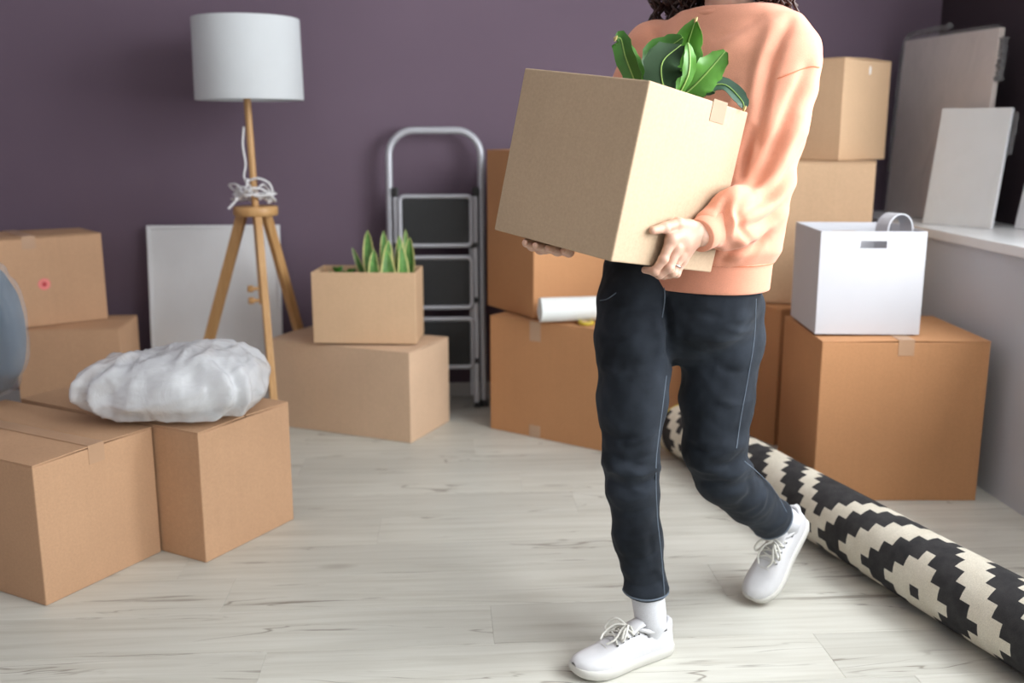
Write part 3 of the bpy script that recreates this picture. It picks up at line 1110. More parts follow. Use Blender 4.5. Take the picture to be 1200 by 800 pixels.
def leafy_plant(loc, label, seed, n=16, potr=0.05, poth=0.12, spread=0.10, hgt=0.13, mats=('leaf', 'vein')):
    rg = random.Random(seed)
    t = thing('leafy_plant', label, 'plant', loc)
    revolve('pot', [(0, 0), (potr * 0.8, 0), (potr, poth), (potr + 0.004, poth), (potr + 0.004, poth + 0.01), (potr - 0.004, poth + 0.01), (potr - 0.006, poth - 0.01), (0, poth - 0.01)], 'pot', t, 24)
    revolve('soil', [(0, poth - 0.003), (potr - 0.006, poth - 0.004)], 'soil', t, 20)
    for k in range(n):
        a = k * 2.4 + rg.random()
        r_ = spread * (0.35 + 0.65 * rg.random())
        z = poth + hgt * (0.45 + 0.55 * rg.random())
        b = np.array([0.01 * math.cos(a), 0.01 * math.sin(a), poth - 0.005])
        e = np.array([r_ * math.cos(a), r_ * math.sin(a), z])
        mid = b * 0.4 + e * 0.6 + np.array([0, 0, 0.03])
        stem = tube('stem', [b, (b + mid) / 2, mid], 0.0015, 'leaf_mid', t, 6)
        v, f, ac = leaf_vf([mid, (mid + e) / 2 + np.array([0, 0, 0.008]), e + np.array([0, 0, -0.01])], 0.020, (0, 0, 1), 8, 6, 0.2)
        from_pd('leaf', v, f, mats[0], t, True)
    return t


leafy_plant((-0.405, 3.925, Dz), 'low dark green leafy plant beside the snake plant in the open box', 8, 22, 0.05, 0.13, 0.085, 0.165, ('leaf', 'vein'))

# ------------------------------------------------------------------ the carried box with its plant
Nc = CAM + ray(762, 92) * 1.9
av = np.array([-0.209, 0.257, 0.037])
bv = np.array([0.250, 0.211, -0.054])
cv = np.array([-0.066, -0.005, -0.335])
e2 = -cv / np.linalg.norm(cv)
e1 = bv - e2 * (bv @ e2)
e1 /= np.linalg.norm(e1)
nf = np.cross(e1, e2)                                    # outward normal of the bright right face
if nf @ (CAM - Nc) < 0:
    nf = -nf
HB0 = Nc + cv                                             # bottom near corner
LA, LB, LH = 0.333, 0.332, 0.342
hb = thing('carried_box', 'open tan cardboard box with a leafy plant carried by the person', 'box')
hb.matrix_world = Matrix(((nf[0], e1[0], e2[0], HB0[0]), (nf[1], e1[1], e2[1], HB0[1]), (nf[2], e1[2], e2[2], HB0[2]), (0, 0, 0, 1)))
carton_parts(hb, LA, LB, LH, 'kraft', None, False)
box('tape', (0, 0.0012, 0.205, 0.253, LH - 0.042, LH + 0.001), 'held_tape', hb)
# inner top flaps folded down inside
box('flap', (-LA + 0.006, -0.006, LB - 0.011, LB - 0.007, LH - 0.16, LH - 0.008), 'edge', hb)


def hb_pt(x, y, z):
    """point in the carried box's own frame -> world"""
    return HB0 + nf * x + e1 * y + e2 * z


def carried_plant():
    base = hb_pt(-LA / 2, LB / 2, 0.0065)
    t = thing('potted_plant', 'broad-leaved green plant standing in the carried cardboard box', 'plant')
    t.matrix_world = Matrix(((nf[0], e1[0], e2[0], base[0]), (nf[1], e1[1], e2[1], base[1]), (nf[2], e1[2], e2[2], base[2]), (0, 0, 0, 1)))
    inv = np.array(t.matrix_world.inverted())

    def loc(p):
        return (inv @ np.append(p, 1))[:3]
    revolve('pot', [(0, 0), (0.065, 0), (0.085, 0.16), (0.092, 0.16), (0.092, 0.18), (0.083, 0.18), (0.08, 0.165), (0, 0.165)], 'pot', t, 28)
    revolve('soil', [(0, 0.168), (0.081, 0.167)], 'soil', t, 20)
    dep = 2.0
    P = lambda px, py, y_: loc(ony(px, py, y_))
    toCam = loc(CAM) / np.linalg.norm(loc(CAM))

    def lf(spine, w, tilt, mats, fold=0.25, wave=0.0, prof=None, n=18, ph=0.0):
        up = toCam + np.array(tilt)
        v, f, ac = leaf_vf(spine, w, up, n, 10, fold, 0.0012, wave=wave, ph=ph, prof=prof)
        idx = [0 for _ in ac]
        o = from_pd('leaf', v, f, mats, t, True, [0 if i < 0 else (1 if (len(mats) > 1 and j in (4, 5)) else 0) for i, j in ac])
        S = bez(spine, n)
        mid = [p + np.array(up) / np.linalg.norm(up) * 0.0016 for p in S]
        tube('midrib', mid, [0.0016 * (1 - 0.7 * i / len(mid)) + 0.0003 for i in range(len(mid))], 'vein', o, 6)
        return o
    root = P(795, 150, 2.05)
    bump_prof = lambda s: max(0.05, math.sin(math.pi * min(1, s * 0.93 + 0.05)) ** 0.62)
    # tall bright leaf at the back, its tip dry
    lf([P(798, 116, 2.07), P(800, 92, 2.09), P(804, 60, 2.09), P(815, 24, 2.06)], 0.038, (-0.25, 0.1, 0), ['leaf_mid'], 0.22, 0.24, bump_prof, 24)
    # big leaf behind, bending left, broad
    lf([P(786, 116, 2.06), P(772, 92, 2.07), P(772, 66, 2.06), P(800, 44, 2.03)], 0.038, (0.3, 0, 0.2), ['leaf'], 0.18, 0.22, bump_prof, 24, 1.5)
    # dark cupped leaf facing the camera
    lf([P(786, 116, 2.015), P(776, 96, 2.00), P(777, 72, 2.00), P(798, 53, 2.02)], 0.037, (0.1, 0, 0.3), ['leaf_dark'], 0.34, 0.20, bump_prof, 24, 0.6)
    # its bright folded rim on the right
    lf([P(795, 112, 2.005), P(806, 88, 1.995), P(808, 66, 1.995), P(806, 50, 2.0)], 0.014, (0.9, 0, 0), ['leaf_mid'], 0.1, 0.15, bump_prof)
    # right leaf
    lf([P(798, 114, 2.03), P(815, 99, 2.02), P(833, 80, 2.01), P(850, 60, 2.01)], 0.031, (0, 0, -0.2), ['leaf_mid'], 0.22, 0.20, bump_prof, 24, 2.0)
    # drooping blue-green leaf over the rim on the right
    lf([P(808, 108, 2.08), P(828, 102, 2.08), P(850, 100, 2.07), P(869, 118, 2.05), P(872, 128, 2.045)], 0.017, (0, 0, 0.6), ['leaf_blue'], 0.25, 0.10, bump_prof, 22)
    # left narrow folded leaf, tip curling
    lf([P(748, 108, 2.03), P(742, 90, 2.03), P(733, 66, 2.03), P(728, 46, 2.03), P(721, 45, 2.03)], 0.021, (-0.4, 0, 0), ['leaf'], 0.35, 0.12, bump_prof)
    lf([P(752, 108, 2.04), P(748, 92, 2.04), P(742, 70, 2.04), P(738, 52, 2.05)], 0.015, (0.7, 0, 0), ['leaf_mid'], 0.3, 0.1, bump_prof)
    lf([P(762, 112, 2.03), P(764, 98, 2.02), P(762, 86, 2.02), P(757, 78, 2.02)], 0.014, (0.3, 0, 0), ['leaf_dark'], 0.3, 0.0, bump_prof)
    lf([P(800, 118, 2.09), P(812, 108, 2.09), P(826, 104, 2.09), P(838, 108, 2.09)], 0.018, (0, 0, 0.2), ['leaf_dark'], 0.2, 0.05, bump_prof)
    # dry tips
    for px, py, y_ in ((815, 23, 2.06), (872, 127, 2.045), (721, 45, 2.03)):
        c = P(px, py, y_)
        v, f = tube_vf([c + np.array([0, 0, -0.006]), c, c + np.array([0.002, 0.002, 0.006])], [0.0015, 0.0042, 0.001], 6)
        from_pd('dry_tip', v, f, 'dry', t, True)
    # stems
    for px, py, y_ in ((800, 112, 2.06), (790, 112, 2.05), (784, 110, 2.015), (798, 108, 2.03), (808, 108, 2.08), (748, 108, 2.03), (752, 108, 2.04), (762, 112, 2.03), (800, 118, 2.09)):
        e = P(px, py, y_)
        b = np.array([e[0] * 0.2, e[1] * 0.2, 0.16])
        tube('stem', bez([b, (b + e) / 2 + np.array([0, 0, 0.01]), e], 10), 0.003, 'leaf_mid', t, 6)
    return t


carried_plant()


# ------------------------------------------------------------------ implicit surfaces for soft things
def surface_nets(f, lo, hi, h):
    lo, hi = np.array(lo, float), np.array(hi, float)
    n = np.ceil((hi - lo) / h).astype(int) + 1
    gx, gy, gz = (lo[i] + h * np.arange(n[i]) for i in range(3))
    Vv = np.empty(n, np.float32)
    for i in range(0, n[0], 16):
        X, Y, Z = np.meshgrid(gx[i:i + 16], gy, gz, indexing='ij')
        Vv[i:i + 16] = f(np.stack([X, Y, Z], -1).reshape(-1, 3)).reshape(X.shape)
    ins = Vv < 0
    cnt = np.zeros(n - 1, np.int8)
    for dx in (0, 1):
        for dy in (0, 1):
            for dz in (0, 1):
                cnt += ins[dx:n[0] - 1 + dx, dy:n[1] - 1 + dy, dz:n[2] - 1 + dz]
    act = (cnt > 0) & (cnt < 8)
    ids = np.argwhere(act)
    index = -np.ones(n - 1, np.int64)
    index[act] = np.arange(len(ids))
    acc = np.zeros((len(ids), 3))
    num = np.zeros(len(ids))
    cor = [(a, b, c) for a in (0, 1) for b in (0, 1) for c in (0, 1)]
    for p in range(8):
        for q in range(p + 1, 8):
            a, b = np.array(cor[p]), np.array(cor[q])
            if abs(a - b).sum() != 1:
                continue
            va = Vv[tuple((ids + a).T)]
            vb = Vv[tuple((ids + b).T)]
            m = (va < 0) != (vb < 0)
            t = np.where(m, va / np.where(m, va - vb, 1), 0)
            acc += np.where(m[:, None], a + (b - a) * t[:, None], 0)
            num += m
    verts = lo + (ids + acc / num[:, None]) * h
    faces = []
    for ax_ in range(3):
        o1, o2 = [(1, 2), (2, 0), (0, 1)][ax_]
        sl0 = [slice(None)] * 3
        sl1 = [slice(None)] * 3
        sl0[ax_] = slice(0, n[ax_] - 1)
        sl1[ax_] = slice(1, n[ax_])
        ch = ins[tuple(sl0)] != ins[tuple(sl1)]
        e = np.argwhere(ch)
        ok = (e[:, o1] > 0) & (e[:, o2] > 0) & (e[:, o1] < n[o1] - 1) & (e[:, o2] < n[o2] - 1)
        e = e[ok]
        d1 = np.zeros(3, int)
        d1[o1] = 1
        d2 = np.zeros(3, int)
        d2[o2] = 1
        q = [index[tuple((e - d1 - d2).T)], index[tuple((e - d2).T)], index[tuple(e.T)], index[tuple((e - d1).T)]]
        s = ins[tuple(e.T)]
        quad = np.stack(q, 1)
        quad[~s] = quad[~s][:, ::-1]
        faces.append(quad)
    return verts, np.concatenate(faces)


def vnormals(v, f):
    n = np.zeros_like(v)
    fn = np.cross(v[f[:, 2]] - v[f[:, 0]], v[f[:, 3]] - v[f[:, 1]])
    for k in range(4):
        np.add.at(n, f[:, k], fn)
    return n / (np.linalg.norm(n, axis=1, keepdims=True) + 1e-12)


def smooth_mesh(v, f, it=2, lam=0.5):
    for _ in range(it):
        acc = np.zeros_like(v)
        c = np.zeros(len(v))
        for k in range(4):
            a, b = f[:, k], f[:, (k + 1) % 4]
            np.add.at(acc, a, v[b])
            np.add.at(c, a, 1)
        v = v + lam * (acc / np.maximum(c, 1)[:, None] - v)
    return v


def seg(p, a, b, ra, rb, flat=None, s=1.0):
    a, b = np.asarray(a, float), np.asarray(b, float)
    ab = b - a
    t = np.clip(((p - a) @ ab) / (ab @ ab + 1e-12), 0, 1)
    q = p - (a + t[:, None] * ab)
    if flat is not None:
        q = q + (s - 1) * (q @ flat)[:, None] * flat
    return np.linalg.norm(q, axis=1) - (ra + (rb - ra) * t)


def smin(a, b, k):
    h = np.clip(0.5 + 0.5 * (b - a) / k, 0, 1)
    return b + (a - b) * h - k * h * (1 - h)


def chain(p, pts, rad, k=0.012, flat=None, s=1.0):
    d = None
    for i in range(len(pts) - 1):
        q = seg(p, pts[i], pts[i + 1], rad[i], rad[i + 1], flat, s)
        d = q if d is None else smin(d, q, k)
    return d


def folds(v, f, lines, both=False):
    """raise (amp > 0) or press in (amp < 0) soft fold lines; each line = (photo pixel polyline, amp, width px)"""
    n = vnormals(v, f)
    pix = proj(v)
    view = CAM - v
    view /= np.linalg.norm(view, axis=1, keepdims=True)
    face = np.clip((n * view).sum(1) * 3 + 0.6, 0, 1)
    out = np.zeros(len(v))
    for pl, amp, w in lines:
        pl = np.array(bez([(*q, 0) for q in pl], 14))[:, :2]
        seglen = np.r_[0, np.cumsum(np.linalg.norm(np.diff(pl, axis=0), axis=1))]
        best = np.full(len(v), 1e9)
        par = np.zeros(len(v))
        lo_, hi_ = pl.min(0) - 3 * w, pl.max(0) + 3 * w
        m = np.where((pix >= lo_).all(1) & (pix <= hi_).all(1))[0]
        if not len(m):
            continue
        for i in range(len(pl) - 1):
            a, b = pl[i], pl[i + 1]
            ab = b - a
            t = np.clip(((pix[m] - a) @ ab) / (ab @ ab + 1e-9), 0, 1)
            d = np.linalg.norm(pix[m] - (a + t[:, None] * ab), axis=1)
            better = d < best[m]
            best[m[better]] = d[better]
            par[m[better]] = (seglen[i] + t[better] * np.linalg.norm(ab)) / seglen[-1]
        taper = np.sqrt(np.clip(np.sin(np.pi * (0.06 + 0.88 * par)), 0, 1))
        out += 1.35 * amp * np.exp(-(best / (0.85 * w)) ** 2) * taper
    return v + n * (out * face)[:, None]


def sines(v, amp, freq, seed, n=10):
    rg = np.random.RandomState(seed)
    k = rg.normal(0, freq, (n, 3))
    ph = rg.uniform(0, 6.28, n)
    return amp * np.sin(v @ k.T + ph).sum(1) / math.sqrt(n)


def soft(name, f, lo, hi, h, mats, parent, post=None, sm=1):
    v, q = surface_nets(f, lo, hi, h)
    v = smooth_mesh(v, q, sm)
    if post:
        v = post(v, q)
    o = from_pd(name, v, q, mats, parent, True)
    return o, v, q


# ------------------------------------------------------------------ plastic wrapped pillow on the boxes
def pillow_shape(name, parent, center, ex, ey, ez, sx, sy, sz, mat, seed, amp=0.012, nu=96, nv=56, pw=2.6, kf=11):
    V, Fc = [], []
    rg = np.random.RandomState(seed)
    ks = rg.normal(0, kf, (14, 3))
    ph = rg.uniform(0, 6.28, 14)
    for i in range(nv + 1):
        th = -math.pi / 2 + math.pi * i / nv
        for j in range(nu):
            a = 2 * math.pi * j / nu
            c, s = math.cos(a), math.sin(a)
            ct, s_ = math.cos(th), math.sin(th)
            g = lambda x, e: math.copysign(abs(x) ** e, x)
            x, y_, z = g(ct, 0.75) * g(c, 2 / pw), g(ct, 0.75) * g(s, 2 / pw), g(s_, 0.95)
            p = np.array([x * sx, y_ * sy, z * sz])
            r = np.abs(np.sin(ks @ p + ph))
            d = amp * 1.6 * (0.62 - np.mean(r)) + amp * 0.55 * (0.30 - np.sort(r)[2]) + amp * 0.5 * (np.sin(ks[0] @ p * 0.35 + ph[1]))
            # wrinkles run towards the corners
            cn = abs(x * y_)
            d += amp * 0.8 * cn * math.sin(14 * math.atan2(abs(x) - 1.2, abs(y_) - 1.2))
            nrm = p / np.array([sx, sy, sz]) ** 2
            nrm /= np.linalg.norm(nrm) + 1e-9
            p = p + nrm * d
            if p[2] < -sz * 0.72:
                p[2] = -sz * 0.72
            V.append(np.array(center) + ex * p[0] + ey * p[1] + ez * p[2])
    for i in range(nv):
        for j in range(nu):
            Fc.append((i * nu + j, i * nu + (j + 1) % nu, (i + 1) * nu + (j + 1) % nu, (i + 1) * nu + j))
    return from_pd(name, V, Fc, mat, parent, True)


ZP = 0.3835
pc = np.array([-0.780, 2.825, ZP])
pl = thing('wrapped_pillow', 'white pillow in crumpled milky plastic lying across two cardboard boxes', 'pillow', tuple(pc))
exp_ = np.array([math.cos(0.03), -math.sin(0.03), 0.02])
exp_ /= np.linalg.norm(exp_)
eyp = np.array([math.sin(0.03), math.cos(0.03), 0])
ezp = np.cross(exp_, eyp)
pillow_shape('pillow', pl, (0, 0, 0.078), exp_, eyp, ezp, 0.232, 0.135, 0.078, 'pillow', 3, 0.004)
pillow_shape('plastic_bag', pl, (0, 0, 0.084), exp_, eyp, ezp, 0.268, 0.170, 0.105, 'film_white', 11, 0.026, 150, 90, 3.2, 19)

cu = thing('wrapped_cushion', 'round blue-grey cushion in clear plastic standing on the boxes', 'cushion', (-1.405, 3.02, 0.3765))
ca = np.array([math.cos(-0.5), math.sin(-0.5), 0.0])
cb_ = np.array([0.0, 0.0, 1.0])
cc = np.cross(ca, cb_)
pillow_shape('cushion', cu, (0, 0, 0.222), ca, cb_, cc, 0.185, 0.212, 0.085, 'blue_cushion', 8, 0.004, 72, 40, 2.3)
pillow_shape('plastic_wrap', cu, (0, 0, 0.230), ca, cb_, cc, 0.200, 0.228, 0.100, 'film', 12, 0.012, 72, 40, 2.3)


# ------------------------------------------------------------------ the person
PN = thing('person', 'person in a peach sweatshirt and dark jeans carrying the plant box mid-stride', 'person', (0.57, 2.22, 0))
OFF = np.array([0.57, 2.22, 0.0])


def pch(o):
    """parts are modelled in world coordinates: keep them there under the person"""
    o.parent = PN
    o.matrix_parent_inverse = PN_INV
    return o


PN_INV = Matrix.Translation(Vector(-OFF))

fd = np.array([-0.76, -0.64, 0.0])
fd /= np.linalg.norm(fd)                       # facing
ld = np.array([-fd[1], fd[0], 0.0])            # her left, towards the camera's right
if ld[0] < 0:
    ld = -ld
zz_ = np.array([0, 0, 1.0])


def torso(p, lv):
    """lv rows: z, cx, cy, half lateral, half depth"""
    lv = np.array(lv)
    z = p[:, 2]
    c = [np.interp(z, lv[:, 0], lv[:, i]) for i in range(1, 5)]
    dx, dy = p[:, 0] - c[0], p[:, 1] - c[1]
    u = dx * ld[0] + dy * ld[1]
    w = dx * fd[0] + dy * fd[1]
    r = (np.abs(u / c[2]) ** 2.3 + np.abs(w / c[3]) ** 2.3) ** (1 / 2.3)
    d = (r - 1) * np.minimum(c[2], c[3])
    return np.maximum(d, np.maximum(z - lv[-1, 0], lv[0, 0] - z))


TL = [(0.80, 0.566, 2.243, 0.186, 0.122), (0.885, 0.572, 2.247, 0.188, 0.120), (0.915, 0.574, 2.248, 0.206, 0.128), (0.97, 0.580, 2.252, 0.207, 0.130),
      (1.10, 0.604, 2.266, 0.200, 0.125), (1.25, 0.626, 2.280, 0.202, 0.120), (1.34, 0.634, 2.285, 0.200, 0.110),
      (1.385, 0.638, 2.286, 0.185, 0.098), (1.415, 0.640, 2.286, 0.172, 0.086), (1.440, 0.640, 2.286, 0.115, 0.074)]
LSH, LEL = ony(918, 68, 2.17), ony(884, 240, 2.12)
LWR = hb_pt(0.034, 0.214, 0.076)
RSH = np.array([0.510, 2.425, 1.350])
REL = hb_pt(-LA - 0.100, 0.400, 0.100)
RWR = hb_pt(-LA - 0.030, 0.200, 0.002)


def arm_sd(p, sh, el, wr, r):
    a = el + (wr - el) * 0.55
    b = el + (wr - el) * 0.80
    up1 = sh + (el - sh) * 0.5
    return chain(p, [sh, up1, el, a, b], r, 0.02)


def sweat_sd(p):
    d = torso(p, [r for r in TL if r[0] >= 0.88])
    d = smin(d, arm_sd(p, LSH, LEL, LWR, [0.080, 0.078, 0.066, 0.057, 0.043]), 0.022)
    d = smin(d, arm_sd(p, RSH, REL, RWR, [0.080, 0.072, 0.066, 0.052, 0.042]), 0.022)
    # neck opening
    nk = np.array([0.628, 2.275, 1.475])
    d = np.maximum(d, -(np.linalg.norm((p - nk) * np.array([1, 1, 1.2]), axis=1) - 0.062))
    # never pass into the carried box
    q = p - HB0
    x, y_, z = q @ nf, q @ e1, q @ e2
    bx = np.maximum(np.maximum(np.abs(x + LA / 2) - LA / 2, np.abs(y_ - LB / 2) - LB / 2), np.abs(z - LH / 2) - LH / 2) - 0.004
    return np.maximum(d, -bx)


def sweat_post(v, q):
    L = [
        # sleeve: long diagonal folds from the armpit
        ([(945, 80), (925, 130), (900, 190), (880, 225)], -0.010, 8), ([(938, 140), (915, 190), (890, 222), (868, 240)], 0.008, 8),
        ([(948, 165), (925, 205), (895, 235), (870, 252)], -0.009, 7), ([(935, 205), (912, 232), (882, 250), (858, 262)], 0.009, 8),
        ([(920, 240), (900, 258), (876, 268)], -0.008, 6), ([(880, 222), (860, 226), (842, 238)], 0.009, 7), ([(862, 230), (856, 250), (858, 275)], 0.008, 6),
        ([(850, 236), (846, 255), (850, 282)], -0.007, 5), ([(905, 262), (885, 278), (862, 286)], 0.006, 6), ([(878, 282), (868, 262), (866, 245)], -0.006, 5),
        ([(958, 60), (950, 110), (940, 150)], 0.004, 9), ([(925, 25), (905, 70), (893, 120), (885, 165)], -0.010, 9), ([(905, 30), (890, 75), (880, 115)], 0.006, 9),
        # chest: drag lines from the box towards the shoulder
        ([(875, 40), (850, 60), (830, 90)], 0.005, 12), ([(890, 20), (868, 35), (840, 45)], -0.004, 8), ([(880, 150), (872, 180), (868, 205)], -0.008, 6),
        ([(760, 30), (768, 45), (775, 60)], -0.004, 7), ([(870, 95), (860, 115), (850, 128)], 0.004, 8),
        # blouse above the hem
        ([(895, 290), (870, 298), (845, 296)], 0.006, 7), ([(900, 272), (885, 292), (872, 302)], -0.006, 6), ([(865, 285), (850, 300), (846, 306)], -0.005, 6)]
    v = folds(v, q, L)
    n = vnormals(v, q)
    return v + n * (sines(v, 0.0022, 26, 3) + sines(v, 0.0012, 60, 9))[:, None]


sw, sv, sq = soft('sweatshirt', sweat_sd, (0.0, 1.80, 0.86), (0.95, 2.66, 1.50), 0.0054, 'sweat', None, sweat_post, 2)
pch(sw)
BV_SW = BVHTree.FromPolygons([Vector(x) for x in sv], [tuple(map(int, x)) for x in sq])


def child_of_part(o, part):
    o.parent = part
    o.matrix_parent_inverse = Matrix.Identity(4)
    return o


def hem_sd(p):
    return np.maximum(torso(p, TL), np.maximum(p[:, 2] - 0.893, 0.826 - p[:, 2]))


def hem_post(v, q):
    ang = np.arctan2((v - [0.57, 2.246, 0]) @ ld, (v - [0.57, 2.246, 0]) @ fd)
    n = vnormals(v, q)
    n[:, 2] = 0
    return v + n * (0.0009 * np.sign(np.sin(ang * 170)))[:, None]


o, hv, hq = soft('hem_band', hem_sd, (0.33, 2.0, 0.80), (0.80, 2.5, 0.93), 0.0035, 'rib', None, None, 2)
child_of_part(o, sw)
# stitch line over the hem band
ring = []
for a in np.linspace(0, 2 * math.pi, 90, endpoint=False):
    cx, cy = 0.5725, 2.247
    c_, s_ = math.cos(a), math.sin(a)
    e = 2 / 2.3
    ring.append(np.array([cx, cy, 0.889]) + ld * 0.1890 * math.copysign(abs(c_) ** e, c_) + fd * 0.1205 * math.copysign(abs(s_) ** e, s_))
child_of_part(tube('hem_seam', ring, 0.0016, 'stitch', None, 6, True), sw)
# neck collar
ck = np.array([0.637, 2.283, 1.436])
ring = [ck + ld * 0.076 * math.cos(a) + fd * 0.070 * math.sin(a) + zz_ * (-0.014 * max(0, math.sin(a)) + 0.010 * max(0, -math.sin(a))) for a in np.linspace(0, 2 * math.pi, 64, endpoint=False)]
cl = tube('collar', ring, 0.0115, 'rib', None, 12, True)
child_of_part(cl, sw)
# cuffs
for wr, el, nm in ((LWR, LEL, 'l'), (RWR, REL, 'r')):
    ax_ = (el - wr) / np.linalg.norm(el - wr)
    ps = [wr - ax_ * 0.004 + ax_ * s for s in (0, 0.002, 0.02, 0.045, 0.062, 0.066)]
    child_of_part(tube('cuff', ps, [0.0325, 0.0342, 0.0352, 0.0365, 0.038, 0.034], 'rib', None, 28), sw)
# shoulder seam of the visible sleeve, laid on the cloth
def on_mesh(bv, pxs, off=0.001):
    out = []
    for px, py in pxs:
        d = Vector(ray(px, py))
        h_ = bv.ray_cast(Vector(CAM), d)
        if h_[0] is not None:
            out.append(np.array(h_[0]) + np.array(-d) * off)
    return out


def px_line(pts, n=40):
    return [tuple(p[:2]) for p in bez([(*q, 0) for q in pts], n)]


s_ = on_mesh(BV_SW, px_line([(911, 92), (925, 87), (940, 81), (952, 78), (960, 79)]))
if len(s_) > 3:
    child_of_part(tube('shoulder_seam', s_, 0.0013, 'stitch', None, 6), sw)

# ---- jeans
FP = [(749, 318, 2.275, .084), (747, 356, 2.240, .091), (745, 400, 2.200, .0900), (741, 470, 2.15, .0770), (739, 535, 2.125, .0610), (741, 570, 2.115, .0570), (748, 630, 2.10, .0530), (757, 685, 2.082, .0455), (759, 730, 2.075, .0440)]
RP = [(848, 362, 2.240, .093), (846, 400, 2.235, .0930), (840, 470, 2.21, .0835), (837, 525, 2.19, .0710), (848, 558, 2.205, .0650), (878, 585, 2.27, .0580), (903, 606, 2.335, .0505), (914, 622, 2.36, .0475)]
FL = [ony(a, b, c) for a, b, c, _ in FP]
RL = [ony(a, b, c) for a, b, c, _ in RP]


def jeans_sd(p):
    d = torso(p, [(0.645, 0.545, 2.226, 0.030, 0.030), (0.685, 0.547, 2.230, 0.100, 0.064), (0.72, 0.549, 2.232, 0.150, 0.092), (0.77, 0.553, 2.236, 0.172, 0.106), (0.82, 0.560, 2.241, 0.176, 0.108), (0.86, 0.566, 2.245, 0.170, 0.104), (0.92, 0.572, 2.248, 0.160, 0.098)])
    a = chain(p, FL, [q[3] for q in FP], 0.02)
    b = chain(p, RL, [q[3] for q in RP], 0.02)
    # hem planes
    a = np.maximum(a, 0.142 - p[:, 2])
    ax_ = RL[-1] - RL[-3]
    ax_ /= np.linalg.norm(ax_)
    b = np.maximum(b, (p - (RL[-2] + ax_ * 0.012)) @ ax_)
    legs = smin(a, b, 0.008)
    return smin(d, legs, 0.026)


def jeans_post(v, q):
    L = [
        # front knee and calf
        ([(708, 528), (735, 540), (768, 532)], -0.006, 6), ([(708, 543), (735, 556), (770, 548)], 0.006, 6), ([(710, 560), (738, 572), (770, 562)], -0.006, 6), ([(712, 578), (735, 586), (760, 580)], 0.004, 6),
        ([(772, 560), (755, 575), (730, 570)], 0.004, 5), ([(720, 660), (745, 672), (776, 662)], 0.003, 5), ([(726, 676), (752, 688), (780, 678)], -0.004, 5), ([(730, 690), (754, 700), (782, 690)], 0.004, 5),
        ([(715, 615), (730, 640), (735, 665)], 0.003, 7), ([(770, 600), (762, 630), (766, 655)], -0.003, 6), ([(704, 480), (725, 500), (745, 505)], 0.003, 7),
        # the front thigh overlaps the rear one
        ([(779, 352), (785, 388), (789, 426)], -0.013, 5), ([(768, 360), (773, 395), (777, 430)], 0.004, 8),
        # crotch whiskers
        ([(778, 370), (760, 362), (735, 365)], -0.003, 6), ([(782, 390), (760, 390), (730, 398)], 0.003, 6), ([(790, 372), (815, 366), (845, 372)], -0.003, 6), ([(792, 395), (820, 392), (850, 400)], 0.003, 6),
        # rear knee and shin
        ([(868, 520), (850, 530), (828, 532)], 0.004, 6), ([(874, 532), (858, 545), (835, 548)], -0.007, 6), ([(878, 545), (862, 556), (845, 562)], 0.007, 6), ([(888, 556), (872, 568), (850, 574)], -0.005, 6),
        ([(706, 505), (722, 515), (742, 512)], -0.004, 4), ([(768, 505), (752, 516), (735, 520)], 0.004, 4), ([(712, 552), (730, 549), (752, 556)], 0.004, 4), ([(770, 540), (756, 546), (738, 543)], -0.004, 4),
        ([(716, 595), (735, 602), (762, 594)], -0.003, 4), ([(720, 625), (742, 634), (772, 622)], 0.003, 4), ([(724, 648), (748, 655), (775, 645)], -0.003, 4), ([(770, 668), (778, 680), (782, 692)], 0.004, 4),
        ([(700, 385), (712, 395), (730, 398)], -0.003, 5), ([(702, 425), (718, 438), (738, 440)], 0.003, 5), ([(785, 410), (770, 425), (752, 430)], -0.003, 5), ([(890, 380), (872, 388), (850, 386)], 0.003, 5),
        ([(884, 430), (866, 436), (845, 432)], -0.003, 5), ([(880, 470), (862, 474), (842, 470)], 0.003, 5), ([(805, 520), (825, 530), (845, 528)], -0.004, 4), ([(808, 545), (830, 552), (850, 550)], 0.004, 4), ([(815, 565), (838, 566), (858, 560)], -0.004, 4),
        ([(880, 560), (880, 578), (868, 590)], -0.004, 4), ([(895, 575), (892, 592), (880, 604)], 0.004, 4),
        ([(900, 570), (890, 585), (870, 598)], 0.004, 5), ([(915, 580), (908, 598), (890, 612)], -0.004, 5), ([(925, 592), (918, 610), (898, 624)], 0.004, 4), ([(866, 500), (850, 512), (830, 515)], -0.003, 6)]
    v = folds(v, q, L)
    n = vnormals(v, q)
    return v + n * (sines(v, 0.0012, 40, 5) + sines(v, 0.0007, 90, 6))[:, None]


jn, jv, jq = soft('jeans', jeans_sd, (0.28, 1.90, 0.10), (1.0, 2.52, 0.94), 0.0050, 'denim', None, jeans_post, 1)
pch(jn)
BV_J = BVHTree.FromPolygons([Vector(x) for x in jv], [tuple(map(int, x)) for x in jq])
for pxs in ([(781, 440), (776, 480), (769, 540), (770, 600), (775, 650), (779, 700)], [(886, 350), (884, 395), (877, 440), (868, 490), (863, 525)], [(872, 540), (890, 555), (908, 575), (922, 600)],
            [(778, 330), (779, 350), (776, 372)], [(703, 352), (712, 350), (722, 343)]):
    s_ = on_mesh(BV_J, px_line(pxs), 0.0006)
    if len(s_) > 3:
        child_of_part(tube('seam', s_, 0.0013, 'denim_seam', None, 6), jn)


